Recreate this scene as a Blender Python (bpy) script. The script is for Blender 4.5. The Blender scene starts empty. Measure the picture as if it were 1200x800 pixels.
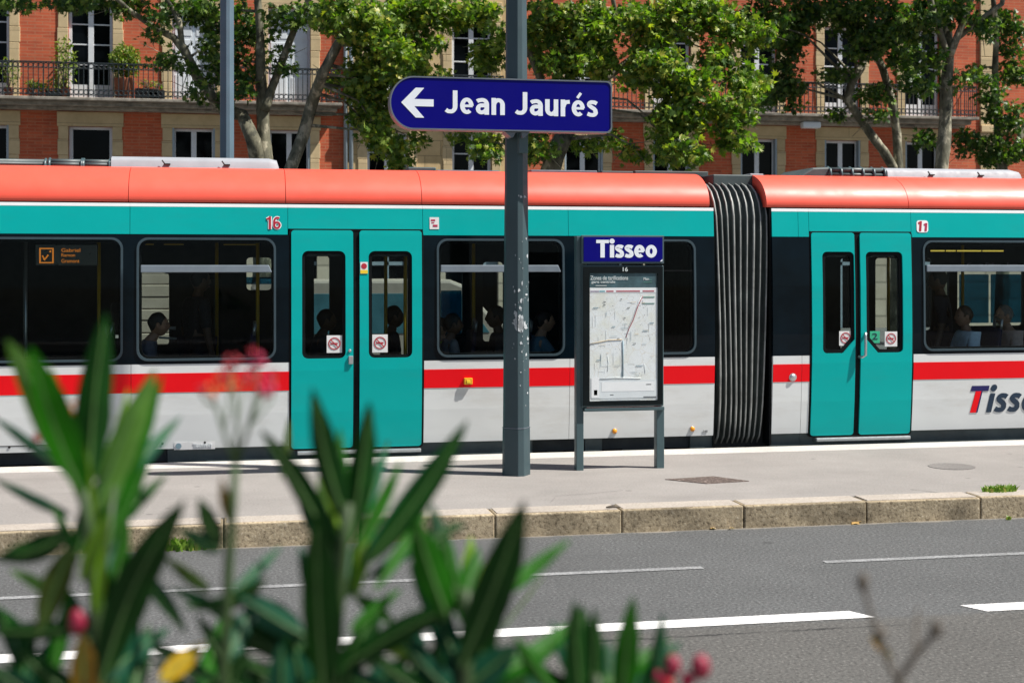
import bpy, bmesh, math, random
import numpy as np
from mathutils import Vector, Matrix
R = math.radians
rnd = random.Random(7)
npr = np.random.default_rng(11)
scene = bpy.context.scene
col = scene.collection

# ------------------------------------------------------------------ camera geometry (metres; X along the tram, Y away from the camera)
F, CX, HY, H = 1667.0, 600.0, 310.0, 2.02
YAW = math.atan(.2008)
SY, CY = math.sin(YAW), math.cos(YAW)
def depthY(px, Y):
    return Y / (CY - SY * (px - CX) / F)
def at(px, py, Y):                       # point on the vertical plane at distance Y
    t = (px - CX) / F; d = depthY(px, Y)
    return Vector((d * (SY + CY * t), Y, H + (HY - py) / F * d))
def X(px, Y): return at(px, HY, Y).x
def Z(px, py, Y): return at(px, py, Y).z
def atd(px, py, d):                      # point at a given depth
    t = (px - CX) / F
    return Vector((d * (SY + CY * t), d * (CY - SY * t), H + (HY - py) / F * d))
def atz(px, py, z):                      # point on a horizontal plane
    return atd(px, py, (H - z) * F / (py - HY))

# ------------------------------------------------------------------ materials
def nodes(name):
    m = bpy.data.materials.new(name); m.use_nodes = True
    nt = m.node_tree; b = nt.nodes['Principled BSDF']
    return m, nt, b
def N(nt, t, **kw):
    n = nt.nodes.new(t)
    for k, v in kw.items():
        if k in n.inputs: n.inputs[k].default_value = v
        else: setattr(n, k, v)
    return n
def ramp(nt, fac, stops):
    r = nt.nodes.new('ShaderNodeValToRGB')
    els = r.color_ramp.elements
    while len(els) < len(stops): els.new(.5)
    for e, (p, c) in zip(els, stops):
        e.position = p; e.color = (*c, 1) if len(c) == 3 else c
    nt.links.new(fac, r.inputs[0]); return r.outputs[0]
def mixc(nt, fac, a, b, mode='MIX'):
    n = nt.nodes.new('ShaderNodeMix'); n.data_type = 'RGBA'; n.blend_type = mode
    for s, v in ((0, fac), (6, a), (7, b)):
        if hasattr(v, 'is_output'): nt.links.new(v, n.inputs[s])
        elif s == 0: n.inputs[0].default_value = v
        else: n.inputs[s].default_value = (*v, 1)
    return n.outputs[2]
def coord(nt, scale=(1, 1, 1), kind='Object'):
    tc = nt.nodes.new('ShaderNodeTexCoord'); mp = nt.nodes.new('ShaderNodeMapping')
    mp.inputs['Scale'].default_value = scale
    nt.links.new(tc.outputs[kind], mp.inputs[0]); return mp.outputs[0]
def noise(nt, vec, scale, detail=4, rough=.55):
    n = N(nt, 'ShaderNodeTexNoise', Scale=scale, Detail=detail, Roughness=rough)
    nt.links.new(vec, n.inputs['Vector']); return n.outputs['Fac']
def bump(nt, b, h, strength=.2, dist=.01):
    n = N(nt, 'ShaderNodeBump', Strength=strength, Distance=dist)
    nt.links.new(h, n.inputs['Height']); nt.links.new(n.outputs[0], b.inputs['Normal'])
def plain(name, c, rough=.5, metal=0, coat=0, var=.12, scale=6, spec=.5, dirt=None, bmp=0, wave=0):
    m, nt, b = nodes(name)
    v = coord(nt)
    f = noise(nt, v, scale, 5, .6)
    c1 = tuple(x * (1 - var) for x in c); c2 = tuple(min(1, x * (1 + var)) for x in c)
    o = ramp(nt, f, [(.3, c1), (.7, c2)])
    if dirt:
        g = noise(nt, coord(nt, (.6, 1, 2.5)), 2.2, 8, .7)
        k = ramp(nt, g, [(.5, (0, 0, 0)), (.75, (dirt[1],) * 3)])
        o = mixc(nt, k, o, dirt[0])
    nt.links.new(o, b.inputs['Base Color'])
    rr = ramp(nt, noise(nt, v, scale * 2.3, 5, .6), [(.3, (rough * .85,) * 3), (.7, (min(1, rough * 1.2),) * 3)])
    nt.links.new(rr, b.inputs['Roughness'])
    b.inputs['Metallic'].default_value = metal
    b.inputs['Coat Weight'].default_value = coat
    b.inputs['Coat Roughness'].default_value = .08
    b.inputs['Specular IOR Level'].default_value = spec
    if bmp: bump(nt, b, noise(nt, v, scale * 20, 4), bmp, .004)
    if wave: bump(nt, b, noise(nt, coord(nt, (1, 1, 1.6)), 1.7, 2), wave, .03)
    return m
M = {}
M['teal'] = plain('teal paint', (.001, .375, .36), .38, coat=.05, spec=.14, var=.03, scale=1.2, dirt=((.02, .30, .29), .35), wave=.12)
M['coral'] = plain('red roof paint', (.80, .095, .056), .44, coat=.1, var=.04, scale=1.1, dirt=((.55, .09, .065), .4), wave=.15)
M['white'] = plain('pale grey body paint', (.66, .68, .68), .4, coat=.1, spec=.3, var=.03, scale=1.5, dirt=((.47, .455, .42), .5), wave=.12)
M['bright'] = plain('white strip paint', (.86, .87, .88), .4, var=.03)
M['fair'] = plain('white roof fairing', (.27, .285, .315), .6, var=.08, dirt=((.6, .6, .6), .2))
M['red'] = plain('red stripe film', (.80, .003, .009), .4, var=.04, spec=.2, scale=2)
M['black'] = plain('black gloss band', (.002, .006, .010), .12, var=.3, scale=3, spec=.16, wave=.12)
M['rubber'] = plain('black rubber', (.005, .006, .007), .6, var=.3, scale=12, spec=.12)
M['rubberg'] = plain('bellows rubber', (.048, .060, .057), .55, var=.4, scale=5, spec=.25, dirt=((.04, .04, .037), .4))
M['rib'] = plain('bellows piping', (.27, .28, .27), .42, var=.35, scale=4, dirt=((.10, .10, .095), .7))
M['skirt'] = plain('dark grey skirt', (.058, .08, .083), .5, var=.25, scale=4, dirt=((.08, .075, .065), .4))
M['under'] = plain('underframe', (.012, .012, .012), .7, var=.4, scale=8)
M['alu'] = plain('brushed aluminium', (.55, .57, .58), .35, metal=.8, var=.1, scale=14)
M['frame'] = plain('window frame grey', (.04, .065, .08), .35, metal=.1, var=.1)
M['framel'] = plain('window transom', (.20, .24, .28), .4, metal=.2, var=.1)
M['amber'] = plain('amber lens', (.75, .28, .015), .25, var=.2, scale=40)
M['amberbox'] = plain('amber reflector', (.70, .36, .02), .3, var=.2, scale=40)
M['ivory'] = plain('sticker white', (.72, .72, .72), .5, var=.04)
M['inkred'] = plain('sticker red ink', (.42, .02, .035), .5, var=.05)
M['crimson'] = plain('number red', (.42, .01, .03), .45, var=.05)
M['yellow'] = plain('sticker yellow', (.78, .55, .03), .5, var=.05)
M['greenst'] = plain('sticker green', (.03, .40, .22), .5, var=.1, scale=40)
M['pole'] = plain('dark blue green pole paint', (.042, .070, .080), .5, spec=.35, var=.10, scale=3, coat=.1)
M['polew'] = plain('old paper residue', (.42, .45, .47), .8, var=.2, scale=40)
M['lamp'] = plain('blue grey lamp paint', (.10, .155, .20), .42, var=.1, scale=3)
M['signrim'] = plain('grey sign rim', (.14, .16, .19), .4, metal=.2, var=.12)
M['navy'] = plain('navy sign enamel', (.002, .001, .17), .35, var=.06, scale=2, spec=.15)
M['letter'] = plain('white lettering', (.80, .84, .90), .5, var=.03)
M['logoblue'] = plain('dark logo blue', (.006, .025, .055), .45, var=.1)
M['lognavy'] = plain('logo navy', (.006, .004, .09), .45, var=.1)
M['panel'] = plain('panel frame paint', (.055, .095, .105), .4, var=.12, scale=4)
M['case'] = plain('display case black', (.004, .007, .008), .45, var=.2, spec=.15)
M['seat'] = plain('blue seat cloth', (.012, .016, .05), .8, var=.2, scale=30)
M['handrail'] = plain('yellow handrail', (.42, .26, .01), .4, var=.1)
M['inside'] = plain('dark interior lining', (.022, .028, .032), .75, var=.2, scale=3)
M['insidel'] = plain('interior ceiling lining', (.03, .03, .029), .7, var=.2, scale=3)
M['frosted'] = plain('blue partition panel', (.05, .16, .19), .3, var=.15, scale=1.5)
M['iron'] = plain('wrought iron', (.012, .02, .024), .5, var=.3, scale=9)
M['woodw'] = plain('white window paint', (.68, .71, .74), .5, var=.08, dirt=((.45, .46, .46), .35))
M['woodb'] = plain('blue grey window paint', (.30, .37, .42), .5, var=.1, dirt=((.2, .24, .26), .35))
M['shut'] = plain('white shutter paint', (.66, .71, .75), .5, var=.07, dirt=((.45, .46, .46), .3))
M['glassd'] = plain('dark window glass', (.003, .004, .005), .05, var=.5, scale=1.5, spec=.10)
M['slab'] = plain('weathered balcony stone', (.27, .245, .205), .85, var=.4, scale=5, dirt=((.015, .015, .014), 1), bmp=.4)
M['pipe'] = plain('zinc downpipe', (.30, .36, .40), .45, metal=.4, var=.12)
M['tile'] = plain('roof tile', (.30, .12, .06), .85, var=.3, scale=10)
M['terra'] = plain('terracotta', (.30, .10, .05), .8, var=.2, scale=12)
M['potd'] = plain('dark planter', (.05, .04, .035), .7, var=.2)
M['soil'] = plain('soil', (.05, .035, .022), .95, var=.5, scale=25, bmp=.6)
M['stem'] = plain('oleander stem', (.022, .05, .009), .6, var=.3, scale=30)
M['midrib'] = plain('pale leaf midrib', (.06, .14, .03), .5, var=.2, scale=30)
M['twig'] = plain('brown twig', (.095, .078, .06), .8, var=.3, scale=40)
M['petalp'] = plain('pink petal', (.40, .015, .065), .6, var=.3, scale=60)
M['petalr'] = plain('red petal', (.36, .012, .025), .6, var=.3, scale=60)
M['petalo'] = plain('orange bud', (.50, .13, .03), .6, var=.3, scale=60)
M['budc'] = plain('crimson bud', (.22, .006, .03), .5, var=.3, scale=60)
M['whitepaint'] = None

def speckle(name, c, dark, light, scale, rough=.9, big=.2, bscale=.8, bstr=.25, crack=False, stains=0):
    m, nt, b = nodes(name)
    v = coord(nt)
    s = noise(nt, v, scale, 3, .7)
    o = ramp(nt, s, [(.30, dark), (.48, c), (.56, c), (.74, light)])
    g = noise(nt, v, bscale, 6, .65)
    k = ramp(nt, g, [(.3, (1 - big,) * 3), (.7, (1 + big * .5,) * 3)])
    o = mixc(nt, 1, o, k, 'MULTIPLY')
    if stains:
        vo = N(nt, 'ShaderNodeTexVoronoi', Scale=stains); nt.links.new(v, vo.inputs['Vector'])
        o = mixc(nt, ramp(nt, vo.outputs['Distance'], [(.05, (.55,) * 3), (.075, (0,) * 3)]), o, tuple(x * .45 for x in c))
        st_ = noise(nt, coord(nt, (.35, 1.6, 1)), 1.1, 7, .7)
        o = mixc(nt, ramp(nt, st_, [(.54, (0,) * 3), (.70, (.45,) * 3)]), o, tuple(x * .72 for x in c))
    if crack:
        sx = nt.nodes.new('ShaderNodeSeparateXYZ'); nt.links.new(v, sx.inputs[0])
        w = noise(nt, v, 5.0, 6, .75); w2 = noise(nt, v, .9, 3)
        def math_(op, a, bb=None):
            n = nt.nodes.new('ShaderNodeMath'); n.operation = op
            for i, q in enumerate((a, bb)):
                if q is None: continue
                if hasattr(q, 'is_output'): nt.links.new(q, n.inputs[i])
                else: n.inputs[i].default_value = q
            return n.outputs[0]
        yy = math_('ADD', sx.outputs[1], math_('MULTIPLY', math_('SUBTRACT', w, .5), .16))
        d = math_('ABSOLUTE', math_('SUBTRACT', yy, 7.40))
        brk = ramp(nt, w2, [(.40, (0, 0, 0)), (.5, (1, 1, 1))])
        near = math_('LESS_THAN', d, .011)
        # older, browner strip of asphalt on the near side of the lane line
        st = ramp(nt, math_('ADD', math_('MULTIPLY', math_('SUBTRACT', 7.62, yy), 3.0), 0.0), [(0, (0, 0, 0)), (.35, (1, 1, 1))])
        o = mixc(nt, math_('MULTIPLY', st, .6), o, mixc(nt, 1, o, (1.04, .96, .86), 'MULTIPLY'))
        o = mixc(nt, math_('MULTIPLY', math_('MULTIPLY', near, brk), .85), o, (.02, .02, .02))
        # dusty gutter
        gut = ramp(nt, math_('MULTIPLY', math_('ABSOLUTE', math_('SUBTRACT', math_('ADD', sx.outputs[1], math_('MULTIPLY', math_('SUBTRACT', w, .5), .2)), 10.36)), 6), [(0, (.75,) * 3), (.4, (0, 0, 0))])
        o = mixc(nt, gut, o, (.26, .23, .19))
    nt.links.new(o, b.inputs['Base Color'])
    b.inputs['Roughness'].default_value = rough
    b.inputs['Specular IOR Level'].default_value = .3
    bump(nt, b, s, bstr, .006)
    return m
M['asphalt'] = speckle('asphalt', (.088, .090, .091), (.024, .025, .026), (.22, .222, .222), 50, crack=True, big=.16, stains=1.3)
M['pave'] = speckle('platform surface', (.248, .232, .219), (.18, .168, .158), (.31, .29, .272), 60, big=.14, bscale=1.3, bstr=.12, stains=2.2)
M['kerbtop'] = speckle('pale kerb top', (.36, .32, .28), (.24, .21, .18), (.46, .42, .37), 60, big=.15, bscale=2.5)
M['kerb'] = speckle('granite kerb stone', (.37, .30, .20), (.13, .10, .065), (.58, .50, .37), 42, big=.65, bscale=2.2, bstr=.6)
M['edge'] = speckle('white platform edge', (.47, .45, .42), (.35, .33, .31), (.56, .54, .52), 50, big=.15, bscale=2)
M['paint'] = speckle('road marking paint', (.74, .73, .72), (.50, .50, .49), (.84, .84, .84), 60, big=.08, bscale=4, bstr=.2)
M['paintw'] = speckle('worn road marking paint', (.24, .245, .25), (.10, .10, .10), (.42, .42, .42), 50, big=.3, bscale=5, bstr=.2)
M['cast'] = speckle('rusty cover', (.10, .075, .065), (.03, .025, .022), (.34, .28, .25), 42, big=.2, bstr=.8)
M['patch'] = speckle('dark asphalt patch', (.13, .125, .12), (.08, .077, .075), (.19, .185, .18), 60, big=.25)

def brick_mat(name, c1, c2, mortar):
    m, nt, b = nodes(name)
    tc = nt.nodes.new('ShaderNodeTexCoord')
    sx = nt.nodes.new('ShaderNodeSeparateXYZ'); nt.links.new(tc.outputs['Object'], sx.inputs[0])
    cb = nt.nodes.new('ShaderNodeCombineXYZ')
    nt.links.new(sx.outputs[0], cb.inputs[0]); nt.links.new(sx.outputs[2], cb.inputs[1])
    br = N(nt, 'ShaderNodeTexBrick', Scale=1.0)
    br.inputs['Brick Width'].default_value = .38; br.inputs['Row Height'].default_value = .085
    br.inputs['Mortar Size'].default_value = .009; br.inputs['Bias'].default_value = 0
    br.inputs['Color1'].default_value = (*c1, 1); br.inputs['Color2'].default_value = (*c2, 1); br.inputs['Mortar'].default_value = (*mortar, 1)
    nt.links.new(cb.outputs[0], br.inputs['Vector'])
    g = noise(nt, coord(nt), .9, 7, .7)
    k = ramp(nt, g, [(.3, (.72, .72, .75)), (.7, (1.18, 1.15, 1.1))])
    o = mixc(nt, 1, br.outputs[0], k, 'MULTIPLY')
    g2 = noise(nt, coord(nt, (1, 1, 5)), 2.5, 6, .7)
    o = mixc(nt, ramp(nt, g2, [(.52, (0, 0, 0)), (.72, (.5,) * 3)]), o, (.56, .22, .11))
    nt.links.new(o, b.inputs['Base Color']); b.inputs['Roughness'].default_value = .9
    bump(nt, b, br.outputs[1], -.3, .01)
    return m
M['brick'] = brick_mat('red brick', (.57, .118, .048), (.42, .080, .034), (.46, .19, .10))
def stone_mat(name, c, course=.42, width=.9, joint=.012, var=.16):
    m, nt, b = nodes(name)
    tc = nt.nodes.new('ShaderNodeTexCoord')
    sx = nt.nodes.new('ShaderNodeSeparateXYZ'); nt.links.new(tc.outputs['Object'], sx.inputs[0])
    cb = nt.nodes.new('ShaderNodeCombineXYZ')
    nt.links.new(sx.outputs[0], cb.inputs[0]); nt.links.new(sx.outputs[2], cb.inputs[1])
    br = N(nt, 'ShaderNodeTexBrick', Scale=1.0)
    br.inputs['Brick Width'].default_value = width; br.inputs['Row Height'].default_value = course
    br.inputs['Mortar Size'].default_value = joint
    br.inputs['Color1'].default_value = (*c, 1); br.inputs['Color2'].default_value = (*[x * (1 - var) for x in c], 1)
    br.inputs['Mortar'].default_value = (*[x * .55 for x in c], 1)
    nt.links.new(cb.outputs[0], br.inputs['Vector'])
    g = noise(nt, coord(nt), 1.6, 8, .7)
    o = mixc(nt, 1, br.outputs[0], ramp(nt, g, [(.3, (.78, .76, .72)), (.7, (1.1, 1.1, 1.1))]), 'MULTIPLY')
    nt.links.new(o, b.inputs['Base Color']); b.inputs['Roughness'].default_value = .9
    bump(nt, b, br.outputs[1], -.5, .02)
    return m
M['stone'] = stone_mat('golden limestone', (.66, .49, .26))
M['stoneg'] = stone_mat('pale limestone surround', (.62, .485, .285), .48, 4.0, .008)
M['rust'] = stone_mat('rusticated base stone', (.64, .54, .42), .5, 1.6, .03)

def glass_mat(name, tint, f0=.02, rough=.02):
    m, nt, b = nodes(name)
    nt.nodes.remove(b)
    out = [n for n in nt.nodes if n.type == 'OUTPUT_MATERIAL'][0]
    tr = nt.nodes.new('ShaderNodeBsdfTransparent'); tr.inputs[0].default_value = (*tint, 1)
    gl = N(nt, 'ShaderNodeBsdfGlossy', Roughness=rough); gl.inputs[0].default_value = (1, 1, 1, 1)
    fr = N(nt, 'ShaderNodeFresnel', IOR=f0)
    mx = nt.nodes.new('ShaderNodeMixShader')
    ge = nt.nodes.new('ShaderNodeNewGeometry'); mu = nt.nodes.new('ShaderNodeMath'); mu.operation = 'SUBTRACT'; mu.use_clamp = True
    nt.links.new(fr.outputs[0], mu.inputs[0]); nt.links.new(ge.outputs['Backfacing'], mu.inputs[1])      # reflect only at the outer face of the pane
    nt.links.new(mu.outputs[0], mx.inputs[0]); nt.links.new(tr.outputs[0], mx.inputs[1]); nt.links.new(gl.outputs[0], mx.inputs[2])
    nt.links.new(mx.outputs[0], out.inputs[0])
    return m
M['glass'] = glass_mat('tinted tram glass', (.82, .87, .87), 1.2)
M['clear'] = glass_mat('clear case glass', (.985, .99, .99), 1.12)

def leaf_mat(name, stops, transl=.45, tcol=(.25, .42, .03), rough=.45, spec=.35):
    m, nt, b = nodes(name)
    g = nt.nodes.new('ShaderNodeNewGeometry')
    c = ramp(nt, g.outputs['Random Per Island'], stops)
    v = noise(nt, coord(nt), 14, 3)
    c = mixc(nt, 1, c, ramp(nt, v, [(.3, (.8, .8, .8)), (.7, (1.15, 1.15, 1.1))]), 'MULTIPLY')
    nt.links.new(c, b.inputs['Base Color']); b.inputs['Roughness'].default_value = rough
    b.inputs['Specular IOR Level'].default_value = spec
    t = nt.nodes.new('ShaderNodeBsdfTranslucent')
    nt.links.new(mixc(nt, 1, c, tuple(x * 4 for x in tcol), 'MULTIPLY'), t.inputs[0])
    mx = nt.nodes.new('ShaderNodeMixShader'); mx.inputs[0].default_value = transl
    out = [n for n in nt.nodes if n.type == 'OUTPUT_MATERIAL'][0]
    nt.links.new(b.outputs[0], mx.inputs[1]); nt.links.new(t.outputs[0], mx.inputs[2]); nt.links.new(mx.outputs[0], out.inputs[0])
    return m
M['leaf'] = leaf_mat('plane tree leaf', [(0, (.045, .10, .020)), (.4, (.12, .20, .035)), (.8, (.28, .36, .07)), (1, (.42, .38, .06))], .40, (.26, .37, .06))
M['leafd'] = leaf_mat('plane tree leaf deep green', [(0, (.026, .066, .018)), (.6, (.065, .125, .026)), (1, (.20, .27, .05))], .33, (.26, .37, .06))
M['bush'] = leaf_mat('balcony plant leaf', [(0, (.07, .13, .02)), (1, (.26, .30, .05))], .3)
M['grass'] = leaf_mat('weed leaf', [(0, (.10, .20, .02)), (.7, (.2, .32, .04)), (1, (.35, .33, .08))], .3)
M['dryleaf'] = leaf_mat('dry fallen leaf', [(0, (.35, .20, .06)), (1, (.45, .3, .12))], .1)
def oleaf(name, c, tr=.25):
    m, nt, b = nodes(name)
    v = coord(nt)
    o = ramp(nt, noise(nt, v, 30, 4), [(.3, tuple(x * .75 for x in c)), (.7, tuple(min(1, x * 1.25) for x in c))])
    nt.links.new(o, b.inputs['Base Color']); b.inputs['Roughness'].default_value = .5; b.inputs['Specular IOR Level'].default_value = .12
    t = nt.nodes.new('ShaderNodeBsdfTranslucent'); nt.links.new(mixc(nt, 1, o, (1.5, 1.9, .5), 'MULTIPLY'), t.inputs[0])
    mx = nt.nodes.new('ShaderNodeMixShader'); mx.inputs[0].default_value = tr
    out = [n for n in nt.nodes if n.type == 'OUTPUT_MATERIAL'][0]
    nt.links.new(b.outputs[0], mx.inputs[1]); nt.links.new(t.outputs[0], mx.inputs[2]); nt.links.new(mx.outputs[0], out.inputs[0])
    return m
OL = {'l': oleaf('sunlit yellow green oleander leaf', (.15, .26, .025), .42), 'd': oleaf('dark oleander leaf', (.005, .036, .004), .10), 'g': oleaf('green oleander leaf', (.014, .105, .004), .3),  # sun put into the colour of 'l' and 'p', shade into 'd'
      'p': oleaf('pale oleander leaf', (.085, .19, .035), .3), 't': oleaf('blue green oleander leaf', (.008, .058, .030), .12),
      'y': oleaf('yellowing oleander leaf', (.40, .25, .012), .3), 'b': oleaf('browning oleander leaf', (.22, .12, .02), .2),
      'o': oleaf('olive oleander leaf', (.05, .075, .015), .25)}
def bark_mat():
    m, nt, b = nodes('plane tree bark')
    v = coord(nt, (1, 1, .55))
    a = noise(nt, v, 5.5, 4, .6); a2 = noise(nt, v, 16, 5, .6)
    o = ramp(nt, a, [(.36, (.05, .05, .033)), (.43, (.12, .115, .075)), (.56, (.17, .16, .11)), (.60, (.36, .33, .24))])
    o = mixc(nt, 1, o, ramp(nt, a2, [(.3, (.6, .6, .6)), (.7, (1.15, 1.15, 1.15))]), 'MULTIPLY')
    nt.links.new(o, b.inputs['Base Color']); b.inputs['Roughness'].default_value = .85
    bump(nt, b, a2, .5, .02)
    return m
M['bark'] = bark_mat()
def map_mat():
    m, nt, b = nodes('street map print')
    v = coord(nt)
    vo = N(nt, 'ShaderNodeTexVoronoi', Scale=30.0); vo.feature = 'DISTANCE_TO_EDGE'
    nt.links.new(v, vo.inputs['Vector'])
    vo2 = N(nt, 'ShaderNodeTexVoronoi', Scale=9.0); vo2.feature = 'DISTANCE_TO_EDGE'
    nt.links.new(v, vo2.inputs['Vector'])
    base = ramp(nt, noise(nt, v, 5, 3), [(.35, (.76, .77, .70)), (.5, (.80, .83, .83)), (.65, (.82, .85, .87))])
    l1 = ramp(nt, vo.outputs['Distance'], [(.006, (.55,) * 3), (.022, (0,) * 3)])
    o = mixc(nt, l1, base, (.60, .62, .62))
    l2 = ramp(nt, vo2.outputs['Distance'], [(.012, (1,) * 3), (.03, (0,) * 3)])
    o = mixc(nt, l2, o, (.74, .73, .69))
    bl = noise(nt, v, 90, 2); bm = noise(nt, v, 12, 2)
    k = nt.nodes.new('ShaderNodeMath'); k.operation = 'MULTIPLY'
    nt.links.new(ramp(nt, bl, [(.62, (0,) * 3), (.68, (1,) * 3)]), k.inputs[0]); nt.links.new(ramp(nt, bm, [(.5, (0,) * 3), (.6, (.8,) * 3)]), k.inputs[1])
    o = mixc(nt, k.outputs[0], o, (.25, .26, .27))
    nt.links.new(o, b.inputs['Base Color']); b.inputs['Roughness'].default_value = .5
    return m
M['map'] = map_mat()
M['mapbar'] = plain('map header print', (.06, .12, .14), .5, var=.35, scale=9)
M['mapwhite'] = plain('map paper', (.86, .87, .88), .5, var=.02)
M['mapgrey'] = plain('map pale grey ink', (.72, .76, .78), .5, var=.05)
M['maptext'] = plain('map header text', (.55, .60, .60), .5, var=.05)
M['mapred'] = plain('map red line', (.45, .10, .13), .5, var=.05)
M['mapblue'] = plain('map blue line', (.20, .30, .36), .5, var=.05)
M['mapcyan'] = plain('map cyan line', (.05, .35, .42), .5, var=.05)
M['mappurple'] = plain('map purple line', (.30, .24, .34), .5, var=.05)
M['mapink'] = plain('map dark ink', (.12, .13, .14), .5, var=.05)
M['mapgreen'] = plain('map green bar', (.12, .30, .24), .5, var=.05)
M['maporange'] = plain('map orange line', (.62, .48, .30), .5, var=.05)
def emit_mat(name, c, s):
    m, nt, b = nodes(name)
    b.inputs['Base Color'].default_value = (*[x * .3 for x in c], 1)
    b.inputs['Emission Color'].default_value = (*c, 1); b.inputs['Emission Strength'].default_value = s
    return m
M['led'] = emit_mat('amber display dots', (1, .30, .03), .30)
M['ledy'] = emit_mat('ceiling lamp strip', (1, .72, .12), .35)
M['screen'] = plain('display glass', (.02, .022, .018), .3, var=.1)
M['frosted'] = glass_mat('blue tinted partition glass', (.10, .29, .40), 1.2)
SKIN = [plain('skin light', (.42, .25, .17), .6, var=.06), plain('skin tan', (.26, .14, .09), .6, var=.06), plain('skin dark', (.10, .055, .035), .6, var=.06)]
EYE = plain('eye dark', (.01, .008, .006), .3); LIP = plain('lips', (.28, .09, .07), .5)
HAIR = {'black': plain('black hair', (.008, .007, .007), .6, var=.4, scale=60), 'brown': plain('brown hair', (.05, .025, .012), .6, var=.3, scale=60),
        'grey': plain('grey hair', (.17, .16, .15), .7, var=.3, scale=60)}
def cloth(c): return plain('cloth', c, .85, var=.15, scale=18)

# ------------------------------------------------------------------ mesh builder
class MB:
    def __init__(s): s.v = []; s.f = []; s.m = []; s.cur = 0; s.smooth = []
    def add(s, vs, fs, sm=False):
        o = len(s.v); s.v += [tuple(p) for p in vs]
        for f in fs: s.f.append(tuple(i + o for i in f)); s.m.append(s.cur); s.smooth.append(sm)
        return s
    def box(s, x0, x1, y0, y1, z0, z1):
        v = [(x, y, z) for x in (x0, x1) for y in (y0, y1) for z in (z0, z1)]
        return s.add(v, [(0, 1, 3, 2), (4, 6, 7, 5), (0, 4, 5, 1), (2, 3, 7, 6), (0, 2, 6, 4), (1, 5, 7, 3)])
    def tube(s, pts, rad, n=8, cap=True):
        pts = [Vector(p) for p in pts]
        if not hasattr(rad, '__len__'): rad = [rad] * len(pts)
        rings = []; up = Vector((0, 0, 1)); prev = None
        for i, p in enumerate(pts):
            d = (pts[min(i + 1, len(pts) - 1)] - pts[max(i - 1, 0)]).normalized()
            a = prev if prev is not None else (up.cross(d) if abs(d.z) < .95 else Vector((1, 0, 0)))
            a = (a - d * a.dot(d)).normalized(); prev = a; b = d.cross(a)
            rings += [p + (a * math.cos(2 * math.pi * k / n) + b * math.sin(2 * math.pi * k / n)) * rad[i] for k in range(n)]
        fs = []
        for i in range(len(pts) - 1):
            for k in range(n):
                k2 = (k + 1) % n
                fs.append((i * n + k, i * n + k2, (i + 1) * n + k2, (i + 1) * n + k))
        s.add(rings, fs, True)
        if cap:
            o = len(s.v) - len(rings)
            s.f.append(tuple(o + k for k in reversed(range(n)))); s.m.append(s.cur); s.smooth.append(False)
            s.f.append(tuple(o + (len(pts) - 1) * n + k for k in range(n))); s.m.append(s.cur); s.smooth.append(False)
        return s
    def prism(s, poly, y0, y1):          # poly in (x, z), extruded along y
        n = len(poly); v = [(x, y0, z) for x, z in poly] + [(x, y1, z) for x, z in poly]
        fs = [tuple(range(n)), tuple(reversed(range(n, 2 * n)))] + [(i, i + n, (i + 1) % n + n, (i + 1) % n) for i in range(n)]
        return s.add(v, fs)
    def prismz(s, poly, z0, z1):
        n = len(poly); v = [(x, y, z0) for x, y in poly] + [(x, y, z1) for x, y in poly]
        fs = [tuple(reversed(range(n))), tuple(range(n, 2 * n))] + [(i, (i + 1) % n, (i + 1) % n + n, i + n) for i in range(n)]
        return s.add(v, fs)
    def ring(s, c, r, t, n=14, y=None):  # flat iron ring in the XZ plane
        return s.tube([(c[0] + r * math.cos(2 * math.pi * k / n), c[1], c[2] + r * math.sin(2 * math.pi * k / n)) for k in range(n + 1)], t, 5, False)
    def ball(s, c, r, n=10, m=7):
        if not hasattr(r, '__len__'): r = (r, r, r)
        vs = [(c[0], c[1], c[2] - r[2])]; fs = []
        for i in range(1, m):
            a = math.pi * i / m
            vs += [(c[0] + r[0] * math.sin(a) * math.cos(2 * math.pi * k / n), c[1] + r[1] * math.sin(a) * math.sin(2 * math.pi * k / n), c[2] - r[2] * math.cos(a)) for k in range(n)]
        vs.append((c[0], c[1], c[2] + r[2])); L = len(vs) - 1
        for k in range(n):
            k2 = (k + 1) % n
            fs.append((0, 1 + k2, 1 + k)); fs.append((L, L - n + k, L - n + k2))
            for i in range(m - 2): fs.append((1 + i * n + k, 1 + i * n + k2, 1 + (i + 1) * n + k2, 1 + (i + 1) * n + k))
        return s.add(vs, fs, True)
    def build(s, name, mats, parent=None, bevel=0, off=None, seg=2):
        me = bpy.data.meshes.new(name); me.from_pydata(s.v, [], s.f)
        if not isinstance(mats, (list, tuple)): mats = [mats]
        for m in mats: me.materials.append(m)
        me.polygons.foreach_set('material_index', s.m); me.polygons.foreach_set('use_smooth', s.smooth)
        me.update()
        return link(name, me, parent, bevel, seg)
def link(name, me, parent=None, bevel=0, seg=2):
    o = bpy.data.objects.new(name, me); col.objects.link(o)
    if parent is not None:
        o.parent = parent; o.matrix_parent_inverse = parent.matrix_basis.inverted()
    if bevel:
        b = o.modifiers.new('bevel', 'BEVEL'); b.width = bevel; b.segments = seg; b.limit_method = 'ANGLE'; b.angle_limit = R(40)
    return o
def thing(name, label, cat, loc=(0, 0, 0), group=None):
    o = bpy.data.objects.new(name, None); col.objects.link(o); o.location = loc; o.empty_display_size = .3
    return tag(o, label, cat, group)
def tag(o, label=None, cat=None, group=None, kind=None):
    if label: o['label'] = label
    if cat: o['category'] = cat
    if group: o['group'] = group
    if kind: o['kind'] = kind
    return o
def struct(o): o['kind'] = 'structure'; return o

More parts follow.
